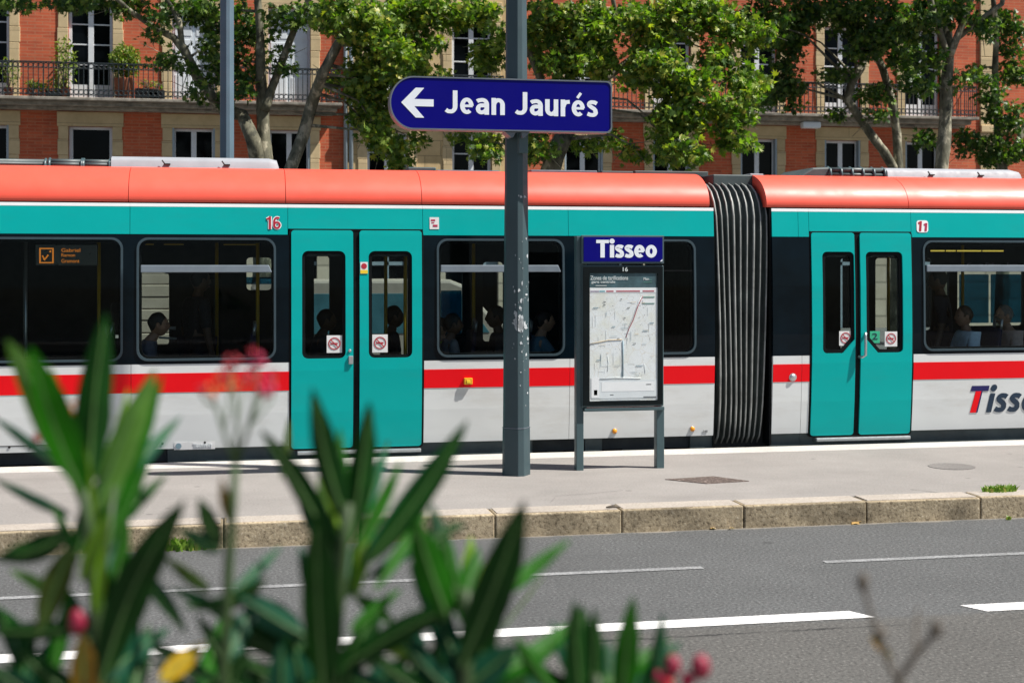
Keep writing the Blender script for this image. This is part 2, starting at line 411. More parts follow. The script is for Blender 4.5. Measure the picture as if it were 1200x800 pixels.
def rrect(x0, x1, z0, z1, r, n=6):
    p = []
    for cx, cz, a in ((x1 - r, z1 - r, 0), (x0 + r, z1 - r, 90), (x0 + r, z0 + r, 180), (x1 - r, z0 + r, 270)):
        for k in range(n + 1):
            q = R(a + 90 * k / n); p.append((cx + r * math.cos(q), cz + r * math.sin(q)))
    return p
PROF = [(.0, .075), (.25, .055), (.6, .025), (1.0, .004), (1.3, 0), (1.8, .008), (2.31, .03), (2.62, .05), (3.2, .06)]
def off(z):
    for (a, b), (c, d) in zip(PROF, PROF[1:]):
        if z <= c: return b + (d - b) * (z - a) / (c - a)
    return PROF[-1][1]
def curve_mesh(cu):
    o = bpy.data.objects.new('tmp', cu); col.objects.link(o)
    dg = bpy.context.evaluated_depsgraph_get(); dg.update()
    me = bpy.data.meshes.new_from_object(o.evaluated_get(dg))
    bpy.data.objects.remove(o); bpy.data.curves.remove(cu)
    return me
def bend_mesh(me, on=True):
    if not on: return
    bm = bmesh.new(); bm.from_mesh(me)
    zs = [v.co.z for v in bm.verts]
    for z in (.4, .6, .8, 1.0, 1.3, 1.55, 1.8, 2.05, 2.31, 2.45):
        if min(zs) < z < max(zs):
            bmesh.ops.bisect_plane(bm, geom=bm.verts[:] + bm.edges[:] + bm.faces[:], plane_co=(0, 0, z), plane_no=(0, 0, 1))
    for v in bm.verts: v.co.y += off(v.co.z)
    bm.to_mesh(me); bm.free()
def plate(name, loops, y0, y1, mat, parent=None, bend=False, bevel=0):
    cu = bpy.data.curves.new('c', 'CURVE'); cu.dimensions = '2D'; cu.fill_mode = 'BOTH'
    cu.extrude = abs(y1 - y0) / 2
    for lp in loops:
        sp = cu.splines.new('POLY'); sp.points.add(len(lp) - 1)
        for p, q in zip(sp.points, lp): p.co = (q[0], q[1], 0, 1)
        sp.use_cyclic_u = True
    me = curve_mesh(cu); ym = (y0 + y1) / 2
    for v in me.vertices: v.co = (v.co.x, ym - v.co.z, v.co.y)
    bend_mesh(me, bend); me.name = name; me.materials.clear(); me.materials.append(mat)
    me.polygons.foreach_set('use_smooth', [False] * len(me.polygons))
    return link(name, me, parent, bevel)
def text(name, body, x0, x1, z0, z1, y, mat, parent=None, bold=.0, shear=0, extrude=.0015, bend=False, keep=False, spacing=1.0):
    cu = bpy.data.curves.new('t', 'FONT'); cu.body = body; cu.size = 1; cu.offset = bold; cu.extrude = .01; cu.shear = shear; cu.space_character = spacing
    cu.resolution_u = 6
    me = curve_mesh(cu)
    xs = [v.co.x for v in me.vertices]; zs = [v.co.y for v in me.vertices]
    a, b, c, d = min(xs), max(xs), min(zs), max(zs)
    for v in me.vertices:
        v.co = (x0 + (v.co.x - a) / (b - a) * (x1 - x0), y - v.co.z * (extrude / .01), z0 + (v.co.y - c) / (d - c) * (z1 - z0))
    if bend:
        for v in me.vertices: v.co.y += off(v.co.z)
    me.name = name; me.materials.clear(); me.materials.append(mat)
    return link(name, me, parent)

# own bold lettering, drawn as broad pen strokes (cap height 1, x-height .72)
def arc(cx, cz, rx, rz, a0, a1, n=14): return [(cx + rx * math.cos(R(a0 + (a1 - a0) * k / n)), cz + rz * math.sin(R(a0 + (a1 - a0) * k / n))) for k in range(n + 1)]
GL = {
 'J': (.55, [[(.43, 1.0), (.43, .36)] + arc(.24, .33, .19, .225, 0, -80, 8) + [(.14, .115), (.05, .18)]]),
 'e': (.58, [arc(.29, .36, .185, .265, 0, 312, 26) , ('b', [(.12, .36), (.53, .36)])]),
 'a': (.57, [[(.46, 0), (.46, .45)] + arc(.28, .45, .18, .175, 0, 100, 8) + [(.12, .60), (.06, .56)], [(.44, .40), (.30, .395)] + arc(.24, .245, .14, .15, 90, 290, 12) + [(.36, .13), (.44, .21)]]),
 'n': (.58, [[(.11, 0), (.11, .72)], [(.12, .46), (.18, .57)] + arc(.30, .44, .175, .19, 105, 0, 8) + [(.475, .3), (.475, 0)]]),
 'u': (.58, [[(.47, .72), (.47, 0)], [(.46, .26), (.40, .15)] + arc(.28, .28, .175, .19, -75, -180, 8) + [(.105, .42), (.105, .72)]]),
 'r': (.40, [[(.11, 0), (.11, .72)], [(.12, .40), (.17, .54), (.25, .615), (.40, .63)]]),
 's': (.48, [[(.43, .575), (.34, .625), (.24, .635)] + arc(.22, .535, .12, .10, 90, 200, 6) + [(.16, .45), (.24, .395), (.32, .345), (.37, .28)] + arc(.26, .19, .12, .105, 30, -90, 8) + [(.15, .09), (.03, .14)]]),
 'i': (.24, [[(.12, 0), (.12, .72)], ('d', (.12, .93))]),
 'T': (.70, [('h', [(0, .91), (.70, .91)]), [(.35, 0), (.35, .90)]]),
 'o': (.62, [arc(.31, .36, .20, .265, 0, 360, 30)]),
 '1': (.42, [[(.30, 0), (.30, 1.0)], [(.30, .93), (.20, .84), (.04, .78)]]),
 '6': (.64, [arc(.32, .32, .21, .225, 0, 360, 30), [(.115, .32), (.115, .55)] + arc(.34, .60, .225, .30, 180, 70, 10) + [(.50, .85)]]),
 ' ': (.26, []),
}
GL['\u00e9'] = (GL['e'][0], GL['e'][1] + [('b', [(.25, .80), (.40, 1.02)])])
def lettering(name, body, x0, x1, z0, z1, y, mat, parent=None, wt=.20, gap=.06, shear=0, bend=False, thick=.0008):
    tot = sum(GL[c][0] for c in body) + gap * (len(body) - 1)
    sx = (x1 - x0) / tot; sz_ = (z1 - z0); m = MB(); cx = 0; lay = 0
    for c in body:
        wd, strokes = GL[c]
        for st in strokes:
            w = wt; pts = st
            if isinstance(st, tuple):
                if st[0] == 'd':
                    pts = None; poly = arc(st[1][0], st[1][1], wt * .62 * (z1 - z0) / sx * (sx / (z1 - z0)), wt * .62, 0, 345, 20)
                else: w = wt * (.66 if st[0] == 'b' else .92); pts = st[1]
            if pts is not None:
                n = len(pts); closed = n > 4 and abs(pts[0][0] - pts[-1][0]) + abs(pts[0][1] - pts[-1][1]) < 1e-6
                Lf = []; Rt = []
                for i, p in enumerate(pts):
                    a = pts[i - 1] if i else (pts[-2] if closed else p); b = pts[i + 1] if i < n - 1 else (pts[1] if closed else p)
                    dx, dz = b[0] - a[0], b[1] - a[1]; l = math.hypot(dx, dz) or 1; nx, nz = -dz / l, dx / l
                    ww = w * (1 - .14 * abs(nz))          # flat strokes a little thinner than stems
                    Lf.append((p[0] + nx * ww / 2, p[1] + nz * ww / 2)); Rt.append((p[0] - nx * ww / 2, p[1] - nz * ww / 2))
                quads = [[Lf[i], Lf[i + 1], Rt[i + 1], Rt[i]] for i in range(n - 1)]
            else: quads = [poly]
            lay += 1; yy = y - thick - .00018 * (lay % 3)
            def tr(p): 
                X_ = x0 + (cx + p[0] + shear * p[1]) * sx; Z_ = z0 + p[1] * sz_
                return (X_, yy + (off(Z_) if bend else 0), Z_)
            for q in quads: m.add([tr(p) for p in q], [tuple(range(len(q)))])
        cx += wd + gap
    return m.build(name, mat, parent)

# ================================================================== THE GROUND
struct(MB().add([(-150, -60, 0), (200, -60, 0), (200, 160, 0), (-150, 160, 0)], [(0, 1, 2, 3)]).build('road', M['asphalt']))
PZ = .168
KF, KB = 10.35, 13.68
m = MB().box(-60, 70, KF + .27, KB - .38, -.2, PZ); struct(m.build('tram_platform', M['pave']))
m = MB().box(-60, 70, KB - .378, KB, -.2, PZ + .003); struct(m.build('platform_edge', M['edge'], bevel=.01))
# kerb: stones about a metre long with dark joints
m = MB(); kx = X(729, KF)
edges = sorted([kx + k * .98 + rnd.uniform(-.03, .03) for k in range(-40, 45)])
for a, b in zip(edges, edges[1:]):
    dz = rnd.uniform(-.004, .003); dy = rnd.uniform(-.006, .004)
    m.box(a + .003, b - .003, KF + dy, KF + .262, -.1, PZ + .004 + dz)
k_ = struct(m.build('kerb', M['kerb'], bevel=.013, seg=3))
m = MB()
for a, b in zip(edges, edges[1:]):
    m.box(a + .02, b - .02, KF + .03, KF + .262, PZ - .02, PZ + .0085 + rnd.uniform(0, .002))
struct(m.build('kerb_top', M['kerbtop'], bevel=.004))
struct(MB().box(-60, 70, KF + .02, KF + .268, -.1, PZ - .02).build('kerb_joint', M['under']))
# pavements
struct(MB().box(-80, 120, 17.6, 39.6, -.2, .15).build('far_pavement', M['patch'], bevel=.02))
struct(MB().box(-40, 40, -12, 4.0, -.2, .15).build('near_pavement', M['pave'], bevel=.02))
struct(MB().box(-6, 6, .75, 2.2, .1, .22).build('planting_bed', M['soil'], bevel=.03))
# road markings
def strip(name, x0, x1, yc, w, mat, slant=.0, z=.004):
    return struct(MB().add([(x0 + slant, yc - w / 2, z), (x1 + slant, yc - w / 2, z), (x1 - slant, yc + w / 2, z), (x0 - slant, yc + w / 2, z)], [(0, 1, 2, 3)]).build(name, mat))
YL = 7.66
strip('lane_marking', X(-260, YL), X(1010, YL), YL, .165, M['paint'], .042)
strip('lane_marking', X(1141, YL), X(1800, YL), YL, .165, M['paint'], .042)
YT = 9.05
strip('thin_marking', X(-300, YT), X(823, YT), YT, .075, M['paintw'])
strip('thin_marking', X(966, YT), X(1800, YT), YT, .075, M['paintw'])
# covers in the platform
def quad_on(name, pts, z, mat, label, cat):
    ps = [atz(x, y, z) for x, y in pts]
    m = MB().prismz([(p.x, p.y) for p in ps], PZ - .06, z)
    o = m.build(name, mat, bevel=.003); tag(o, label, cat); return o
c = quad_on('utility_cover', [(779, 561), (828, 566), (878, 563), (836, 557.5)], PZ + .006, M['cast'], 'rusty speckled square cover set into the platform right of the map panel', 'cover')
m = MB()
cc = atz(1115, 546, PZ + .004)
m.prismz([(cc.x + .21 * math.cos(k * math.pi / 12), cc.y + .21 * math.sin(k * math.pi / 12)) for k in range(24)], PZ - .05, PZ + .004)
M['cover2'] = speckle('grey round cover', (.165, .155, .148), (.12, .11, .105), (.26, .245, .23), 60, big=.3)
tag(m.build('round_cover', M['cover2']), 'faint dark round cover in the platform before the right-hand tram door', 'cover')
# faint repair patch and cracks on the platform
def crack(pts, w=.012):
    m = MB(); v = []; ps = [atz(x, y, PZ + .004) for x, y in pts]
    for p in ps: v += [(p.x, p.y - w * rnd.uniform(.3, 1), PZ + .004), (p.x, p.y + w * rnd.uniform(.3, 1), PZ + .004)]
    m.add(v, [(2 * i, 2 * i + 2, 2 * i + 3, 2 * i + 1) for i in range(len(ps) - 1)])
    struct(m.build('surface_crack', M['under']))
crack([(1067, 573), (1078, 574), (1090, 575.5), (1110, 578), (1125, 578), (1142, 576.5)], .008)
crack([(645, 588), (650, 583), (652, 580.5), (690, 578), (730, 574)], .003)
ps = [atz(x, y, PZ + .004) for x, y in [(648, 590), (654, 582), (735, 575), (800, 571), (900, 590)]]

# weeds and fallen leaves
def weed(px, py, z, n, hgt, sp, label):
    b = atz(px, py, z); v = []; f = []
    for i in range(n):
        a = rnd.uniform(0, 6.28); r = rnd.uniform(0, sp); x = b.x + r * 1.6 * math.cos(a); y = b.y + r * .5 * math.sin(a)
        h = hgt * rnd.uniform(.4, 1); dx = rnd.uniform(-1, 1) * h * .8; dy = rnd.uniform(-1, 1) * h * .5; w = rnd.uniform(.004, .011)
        k = len(v)
        v += [(x - w, y, z - .01), (x + w, y, z - .01), (x + dx * .5 + w * 1.3, y + dy * .5, z + h * .7), (x + dx * .5 - w * 1.3, y + dy * .5, z + h * .7), (x + dx, y + dy, z + h)]
        f += [(k, k + 1, k + 2, k + 3), (k + 3, k + 2, k + 4)]
    m = MB(); m.add(v, f); tag(m.build('weed_tuft', M['grass']), label, 'weed')
weed(1172, 577, PZ, 170, .07, .10, 'bright green weed tuft growing behind the kerb at the right edge')
weed(216, 644, 0, 150, .10, .13, 'dry yellowish weed tuft growing in the gutter below the kerb at left')
weed(1183, 609, 0, 14, .04, .02, 'tiny weed in the kerb joint at far right')
def fallen(px, py, z, s, label):
    b = atz(px, py, z); a = rnd.uniform(0, 6.28); m = MB(); v = [(0, 0, .015 * s / .05)]
    for k in range(10):
        r = s * (1 if k % 2 == 0 else .5); q = a + k * math.pi / 5
        v.append((r * math.cos(q), r * math.sin(q), rnd.uniform(.003, .02)))
    m.add([(b.x + p[0], b.y + p[1], z + p[2]) for p in v], [(0, 1 + k, 1 + (k + 1) % 10) for k in range(10)])
    tag(m.build('fallen_leaf', M['dryleaf']), label, 'leaf', 'fallen leaves in the gutter')
for px, py, s, lb in ((1002, 613.5, .055, 'curled orange leaf lying in the gutter, largest of the fallen leaves'), (835, 620, .03, 'small pale leaf in the gutter below the rusty cover, left of a darker one'),
                   (857, 620, .032, 'small brownish leaf in the gutter beneath the bellows, near a kerb joint'), (882, 617, .025, 'tiny dry leaf beside the kerb joint below the bellows'), (856, 614.5, .02, 'tiny dry leaf against the kerb foot below the bellows')):
    fallen(px, py, .001, s, lb)
p = atz(718, 595.5, PZ + .01)
tag(MB().tube([(p.x - .05, p.y, PZ + .02), (p.x, p.y + .01, PZ + .025), (p.x + .06, p.y - .005, PZ + .018)], [.006, .011, .005], 6).build('dry_twig', M['twig']), 'short dark twig lying on the kerb top near a joint', 'twig')

# ================================================================== THE TRAM
Y0, Y1 = 13.83, 16.45
TX0, TX1 = X(-420, Y0), X(1560, Y0)
BX0, BX1 = X(838, Y0), X(906, Y0)
tram = thing('articulated_tram', 'red, teal and pale grey articulated tram with black bellows standing at the platform', 'tram', ((BX0 + BX1) / 2, 15.1, 0))
def part(name, mat, mb, bevel=0, parent=None): return mb.build(name, mat, parent or tram, bevel)
zs = dict(rt=2.612, wl=2.600, wb=2.568, tb=2.306, db=1.080, r1=.992, r0=.810, sb=.272, gb=.13)
xp = lambda p: X(p, Y0)
wins = [(-260, -40 + 183), (161, 322.5), (513, 661), (727, 815), (1083, 1224), (1244, 1420)]
wins[0] = (-90, 143)
WZ0, WZ1 = 1.118, 2.268
doors = [(341, 495, 414, 421.5), (951, 1069, 1002, 1008.5)]
DZ0, DZ1 = .243, 2.352
# dark window band, broken by the doors and by the bellows
def band(a, b, name, mat, z0, z1, holes=(), th=.03, y=None, bevel=0, parent=None):
    lp = [[(a, z0), (b, z0), (b, z1), (a, z1)]] + list(holes)
    return plate(name, lp, (y or Y0), (y or Y0) + th, mat, parent or tram, True, bevel)
def hole(w): return rrect(xp(w[0]), xp(w[1]), WZ0, WZ1, .10)
DG = .016
segs = [(TX0, xp(341) - DG, wins[0:2]), (xp(495) + DG, BX0, wins[2:4]), (BX1, xp(951) - DG, []), (xp(1069) + DG, TX1, wins[4:6])]
for a, b, ws in segs:
    band(a, b, 'window_band', M['black'], zs['db'] + .002, zs['tb'] - .002, [hole(w) for w in ws])
# upper teal band with seams, white line above it
for a, b in ((TX0, xp(152)), (xp(152), xp(337.5)), (xp(337.5), xp(496)), (xp(496), xp(667)), (xp(667), BX0), (BX1, xp(937)), (xp(937), xp(951) - .014), (xp(951) - .014, xp(1069.5)), (xp(1069.5), TX1)):
    z0 = zs['tb'] + .002
    if abs(a - xp(337.5)) < .01 or abs(a - xp(951) + .014) < .01: z0 = DZ1 + .014
    band(a + .002, b - .002, 'upper_band', M['teal'], z0, zs['wb'] - .001, bevel=.003)
    band(a + .0005, b - .0005, 'white_line', M['bright'], zs['wb'] + .001, zs['wl'])
# lower panels
lows = [(TX0, xp(-160)), (xp(-160), xp(153.5)), (xp(153.5), xp(341) - DG), (xp(495) + DG, xp(668)), (xp(668), BX0), (BX1, xp(940)), (xp(940), xp(951) - DG), (xp(1069) + DG, xp(1330)), (xp(1330), TX1)]
for a, b in lows:
    sp = band(a + .002, b - .002, 'side_panel', M['white'], zs['sb'], zs['db'] - .001, bevel=.004)
    band(a + .002, b - .002, 'red_stripe', M['red'], zs['r0'], zs['r1'], th=.005, y=Y0 - .003, parent=sp)
# seam and rivets low on the left panels
sp = None
zz = Z(60, 522, Y0)
part('panel_joint', M['under'], MB().box(TX0, xp(153), Y0 + off(zz) - .002, Y0 + off(zz) + .01, zz - .004, zz + .003))
for px in (10, 35, 135, 190, 240):
    part('panel_screw', M['under'], MB().tube([(xp(px), Y0 + off(.33) - .004, .325), (xp(px), Y0 + off(.33) + .02, .325)], .012, 8))
# skirts with gaps at the bogies
for a, b in ((TX0, xp(-160)), (xp(196), xp(341)), (xp(341), xp(626)), (xp(688), xp(708)), (xp(812), BX0), (BX1, xp(940)), (xp(940) + .004, TX1)):
    plate('skirt', [[(a, .12), (b, .12), (b, zs['sb'] - .004), (a, zs['sb'] - .004)]], Y0 + .085, Y0 + .12, M['skirt'], tram, False, .006)
# the red cove and the roof
def cove(a, b):
    pr = [(.05, zs['rt'])]
    for k in range(13):
        q = math.pi / 2 * k / 12
        pr.append((.042 + .56 * (1 - math.cos(q)) ** 1.0, zs['rt'] + .02 + .345 * math.sin(q)))
    v = []; f = []
    for x in (a, b):
        for dy, z in pr: v.append((x, Y0 + dy, z))
    n = len(pr)
    for i in range(n - 1): f.append((i, i + n, i + 1 + n, i + 1))
    m = MB(); m.add(v, f, True)
    m.add([(x, Y0 + dy, z) for x in (a,) for dy, z in pr] + [(a, Y0 + .6, zs['rt'])], [tuple(range(n + 1))])
    m.add([(x, Y0 + dy, z) for x in (b,) for dy, z in pr] + [(b, Y0 + .6, zs['rt'])], [tuple(reversed(range(n + 1)))])
    part('roof_cove', M['coral'], m)
for a, b in ((TX0, xp(150)), (xp(150), xp(335)), (xp(335), xp(495)), (xp(495), xp(833.5)), (xp(900), xp(1067)), (xp(1067), TX1)):
    cove(a + .003, b - .003)
for a, b in ((TX0, BX0), (BX1, TX1)):
    part('roof_panel', M['coral'], MB().box(a, b, Y0 + .6, Y1 - .3, 2.86, 2.972))
    part('roof_core', M['under'], MB().box(a + .01, b - .01, Y0 + .075, Y1 - .05, 2.5, 2.606))
    part('cove_backing', M['under'], MB().prism([(a + .02, 2.61), (b - .02, 2.61), (b - .02, 2.84), (a + .02, 2.84)], Y0 + .30, Y1 - .1))
# fairings and coolers on the roof
def fairing(a, b, z1, y0=.62):
    m = MB(); pr = [(0, 2.90), (.02, z1 - .05), (.06, z1 - .015), (.13, z1), (1.2, z1 + .01), (1.3, 2.90)]
    n = len(pr); v = []
    xs = [a, b - .10, b - .02, b]; sc = [1, 1, .9, .55]
    for x, s_ in zip(xs, sc):
        for dy, z in pr: v.append((x, Y0 + y0 + dy, 2.90 + (z - 2.90) * s_))
    f = []
    for k in range(3):
        for i in range(n - 1): f.append((k * n + i, (k + 1) * n + i, (k + 1) * n + i + 1, k * n + i + 1))
    m.add(v, f, True); m.add([v[i] for i in range(n)], [tuple(range(n))]); m.add([v[3 * n + i] for i in range(n)], [tuple(reversed(range(n)))])
    return part('roof_fairing', M['fair'], m)
YF = Y0 + .62
for a, b, top, lat in ((130, 327, 183.5, (196, 266)), (1041, 1199, 197, (1092, 1150))):
    z1 = Z((a + b) / 2, top + 1, YF + .1)
    fo = fairing(X(a, YF), X(b, YF), z1)
    for l in lat:
        x = X(l, YF); zl = z1 - .075
        MB().box(x - .03, x + .03, YF - .012, YF + .03, zl - .008, zl + .004).tube([(x - .025, YF - .006, zl), (x - .05, YF - .008, zl + .035)], .007, 6).build('latch', M['under'], fo)
def cooler(a, b, z1, slats):
    m = MB(); x0, x1 = X(a, YF), X(b, YF)
    m.box(x0, x1, YF + .08, YF + 1.1, 2.955, z1 - .03)
    m.tube([(x0, YF + .08, z1 - .03), (x1, YF + .08, z1 - .03)], .028, 8)
    m.tube([(x0, YF + .05, 3.0), (x1, YF + .05, 3.0)], .018, 8)
    o = part('roof_cooler', M['skirt'], m)
    g = MB()
    for k in range(slats + 1):
        x = x0 + (x1 - x0) * k / slats; g.tube([(x, YF + .02, 2.95), (x, YF + .04, z1 - .03), (x, YF + .12, z1)], .016, 6)
    g.build('cooler_rib', M['panel'], o)
    return o
zc = Z(60, 186, YF + .08)
cooler(-160, 52, zc - .005, 3); cooler(57, 95, zc, 1); cooler(97, 128, zc, 1)
cooler(975, 1039, Z(1010, 196.5, YF + .08), 5)
m = MB(); x0, x1 = X(935, YF), X(976, YF); z = Z(955, 199, YF + .1)
m.prism([(x0, 2.95), (x1, 2.95), (x1, z + .03), (x0 + .2, z + .02)], YF + .06, YF + .9); part('roof_hump', M['skirt'], m, .02)
m = MB(); m.box(X(478, YF + .3), X(511, YF + .3), YF + .3, YF + .9, 2.96, Z(495, 196, YF + .3)); part('roof_hatch', M['panel'], m, .01)
for a, b in ((440, 476), (512, 585), (622, 700), (705, 742), (744, 830)):
    m = MB(); m.box(X(a, YF + .2), X(b, YF + .2), YF + .2, YF + 1.0, 2.96, Z((a + b) / 2, 199.5 + (a > 700), YF + .2)); part('roof_tray', M['signrim'] if a < 700 else M['skirt'], m, .008)
tag(MB().tube([(X(994, YF + .3), YF + .3, 2.96), (X(994, YF + .3), YF + .3, 3.05)], .03, 8).build('roof_beacon', M['navy'], tram))
# windows
for i, (a, b) in enumerate(wins):
    xa, xb = xp(a), xp(b)
    fr = plate('window', [rrect(xa - .008, xb + .008, WZ0 - .008, WZ1 + .008, .105), rrect(xa + .013, xb - .013, WZ0 + .013, WZ1 - .013, .09)], Y0 - .012, Y0 + .028, M['frame'], tram, True, .006)
    g = plate('pane', [rrect(xa + .015, xb - .015, WZ0 + .015, WZ1 - .015, .09)], Y0 + .018, Y0 + .022, M['glass'], fr, True)
    plate('inner_rim', [rrect(xa, xb, WZ0, WZ1, .10), rrect(xa + .035, xb - .035, WZ0 + .03, WZ1 - .04, .08)], Y0 + .034, Y0 + .10, M['rubber'], fr, True)
    if i in (1, 2, 4, 5):
        MB().prism([(xa + .03, 1.945), (xb - .03, 1.945), (xb - .06, 2.015), (xa + .03, 2.015)], Y0 - .003, Y0 + .016).build('transom', M['framel'], fr, .006)
    elif i == 3:
        MB().box(xa + .03, xb - .03, Y0 + .008, Y0 + .016, 1.95, 1.965).build('transom', M['rubber'], fr)
# doors
def roundtop(x0, x1, z0, z1, r0, r1): return rrect(x0, x1, z0, z1, min(r0, .04))
def chamf(x0, x1, z0, z1, side, c=.13, r=.05):
    p = rrect(x0, x1, z0, z1, r)
    q = [v for v in p if not (v[1] < z0 + r * 1.2 and ((side > 0 and v[0] > x1 - r * 1.2) or (side < 0 and v[0] < x0 + r * 1.2)))]
    if side > 0: q += [(x1 - c, z0), (x1, z0 + c * 1.1)]; q.sort(key=lambda v: math.atan2(v[1] - (z0 + z1) / 2, v[0] - (x0 + x1) / 2))
    else: q += [(x0 + c, z0), (x0, z0 + c * 1.1)]; q.sort(key=lambda v: math.atan2(v[1] - (z0 + z1) / 2, v[0] - (x0 + x1) / 2))
    return q
def prohibit(parent, px0, px1, py0, py1, mirror=False):
    x0, x1 = xp(px0), xp(px1); z1, z0 = Z(px0, py0, Y0), Z(px0, py1, Y0); y = Y0 + .012
    st = plate('sticker', [[(x0, z0), (x1, z0), (x1, z1), (x0, z1)]], y - .001, y + .001, M['ivory'], parent, True)
    cx, cz = (x0 + x1) / 2, (z0 + z1) / 2 + (z1 - z0) * .03; r = (x1 - x0) * .40
    ci = lambda rr: [(cx + rr * math.cos(k * math.pi / 16), cz + rr * math.sin(k * math.pi / 16)) for k in range(32)]
    w = r * .09; a = R(45 if not mirror else 45)
    plate('sticker_mark', [ci(r), ci(r * .84)], y - .004, y - .003, M['inkred'], parent, True)
    d = (math.cos(a), -math.sin(a)); n_ = (-d[1], d[0])
    plate('sticker_mark', [[(cx + d[0] * r * s1 * .86 + n_[0] * w * s2, cz + d[1] * r * s1 * .86 + n_[1] * w * s2) for s1, s2 in ((-1, -1), (1, -1), (1, 1), (-1, 1))]], y - .006, y - .0045, M['inkred'], parent, True)
    plate('sticker_mark', [[(cx - r * .65, cz - w * 1.3), (cx + r * .55, cz - w * 1.3), (cx + r * .55, cz + w * 1.3), (cx - r * .65, cz + w * 1.3)]], y - .0042, y - .0035, M['crimson'], parent, True)
    return st
def door_leaf(a, b, wa, wb, wz0, wz1, ch=0):
    x0, x1 = xp(a), xp(b)
    wl = rrect(xp(wa), xp(wb), wz0, wz1, .06) if not ch else chamf(xp(wa), xp(wb), wz0, wz1, ch)
    d = plate('door', [rrect(x0, x1, DZ0, DZ1, .03, 4), wl], Y0 - .012, Y0 + .022, M['teal'], tram, True, .006)
    if ch: inner = chamf(xp(wa) + .035, xp(wb) - .035, wz0 + .035, wz1 - .035, ch, .12)
    else: inner = rrect(xp(wa) + .03, xp(wb) - .03, wz0 + .03, wz1 - .03, .04)
    plate('seal', [wl, inner], Y0 + .004, Y0 + .02, M['rubber'], d, True)
    plate('pane', [wl], Y0 + .021, Y0 + .025, M['glass'], d, True)
    return d
dz0, dz1 = Z(380, 420, Y0), Z(380, 294, Y0)
d1 = door_leaf(341.5, 414, 354, 405, dz0, dz1); prohibit(d1, 383, 401, 393, 413.5)
d2 = door_leaf(421.5, 494.5, 432, 483, dz0, dz1); prohibit(d2, 436.5, 454.5, 392, 413)
dz0, dz1 = Z(1000, 413.5, Y0), Z(1000, 295, Y0)
d3 = door_leaf(951.5, 1002, 964, 1001.2, dz0, dz1, 1); prohibit(d3, 984, 999, 388, 405)
d4 = door_leaf(1008.5, 1068.5, 1015, 1058, dz0, dz1, -1); prohibit(d4, 1037.5, 1052, 388.5, 406)
x0, x1 = xp(1020), xp(1031.5); z0, z1 = Z(1025, 402, Y0), Z(1025, 388, Y0)
plate('sticker', [[(x0, z0), (x1, z0), (x1, z1), (x0, z1)]], Y0 + .010, Y0 + .012, M['greenst'], d4, True)
text('sticker_mark', '2', x0 + .025, x1 - .025, z0 + .04, z1 - .02, Y0 + .008, M['logoblue'], d4, bend=True)
# sticker on the first door: white with red sign, yellow foot
x0, x1 = xp(422.3), xp(431); z0, z1 = Z(426, 320.5, Y0), Z(426, 307, Y0)
plate('sticker', [[(x0, z0), (x1, z0), (x1, z1), (x0, z1)]], Y0 - .016, Y0 - .014, M['ivory'], d2, True)
plate('sticker_mark', [[(x0, z0), (x1, z0), (x1, z0 + .035), (x0, z0 + .035)]], Y0 - .018, Y0 - .0165, M['yellow'], d2, True)
plate('sticker_mark', [[((x0 + x1) / 2 + .028 * math.cos(k * .4), z0 + .072 + .028 * math.sin(k * .4)) for k in range(16)]], Y0 - .018, Y0 - .0165, M['inkred'], d2, True)
# locks and handles
x, z = xp(411), Z(411, 421, Y0)
MB().box(x - .022, x + .022, Y0 - .028, Y0 + .0, z - .045, z + .035).tube([(x - .01, Y0 - .02, z + .085), (x - .01, Y0 + .0, z + .085)], .016, 8).build('lock', M['alu'], d1, .006)
x = xp(1011.5); z0, z1 = Z(1011, 418, Y0), Z(1011, 391, Y0)
MB().tube([(x + .03, Y0 - .01, z1), (x, Y0 - .055, z1 + .005), (x, Y0 - .06, z1 - .03), (x, Y0 - .06, z0 + .02), (x - .03, Y0 - .05, z0), (x - .05, Y0 + .0, z0)], .014, 8).build('handle', M['alu'], d4)
for a, b, c1, c2 in doors:
    xa, xb, xc, xd = xp(a), xp(b), xp(c1), xp(c2)
    plate('door_seal', [rrect(xa - DG, xb + DG, DZ0 - .014, DZ1 + .014, .035, 4), rrect(xa + .004, xb - .004, DZ0 + .004, DZ1 - .004, .03, 4)], Y0 + .0, Y0 + .02, M['rubber'], tram, True)
    plate('door_gap', [[(xc + .004, DZ0 + .006), (xd - .004, DZ0 + .006), (xd - .004, DZ1 - .006), (xc + .004, DZ1 - .006)]], Y0 + .004, Y0 + .018, M['rubber'], tram, True)
    g = MB(); w = (xd - xc)
    part('door_step', M['alu'], MB().box(xa + .06, xb - .01, Y0 + .01, Y0 + .10, DZ0 - .062, DZ0 - .022), .008)
    part('door_header', M['inside'], MB().box(xa, xb, Y0 + .06, Y0 + .2, 2.1, 2.5))
# numbers, stickers, lamps
z0, z1 = Z(320, 268.5, Y0), Z(320, 253.5, Y0); yb = Y0 - .003
lettering('number', '16', xp(312), xp(329.5), z0, z1, yb, M['bright'], tram, .30, .10, 0, True)
lettering('number', '16', xp(312), xp(329.5), z0, z1, yb - .0025, M['crimson'], tram, .165, .10, 0, True)
z0, z1 = Z(1082, 271, Y0), Z(1082, 259, Y0)
plate('number_backing', [rrect(xp(1076), xp(1089.5), z0 - .012, z1 + .008, .03)], yb - .001, yb + .001, M['bright'], tram, True)
lettering('number', '1', xp(1076.5), xp(1081.2), z0, z1, yb - .002, M['crimson'], tram, .24, 0, .1, True)
lettering('number', '1', xp(1083.2), xp(1087.5), z0, z1 - .02, yb - .002, M['petalp'], tram, .26, 0, .1, True)
x0, x1 = xp(504), xp(515); z0, z1 = Z(509, 268.5, Y0), Z(509, 254.5, Y0)
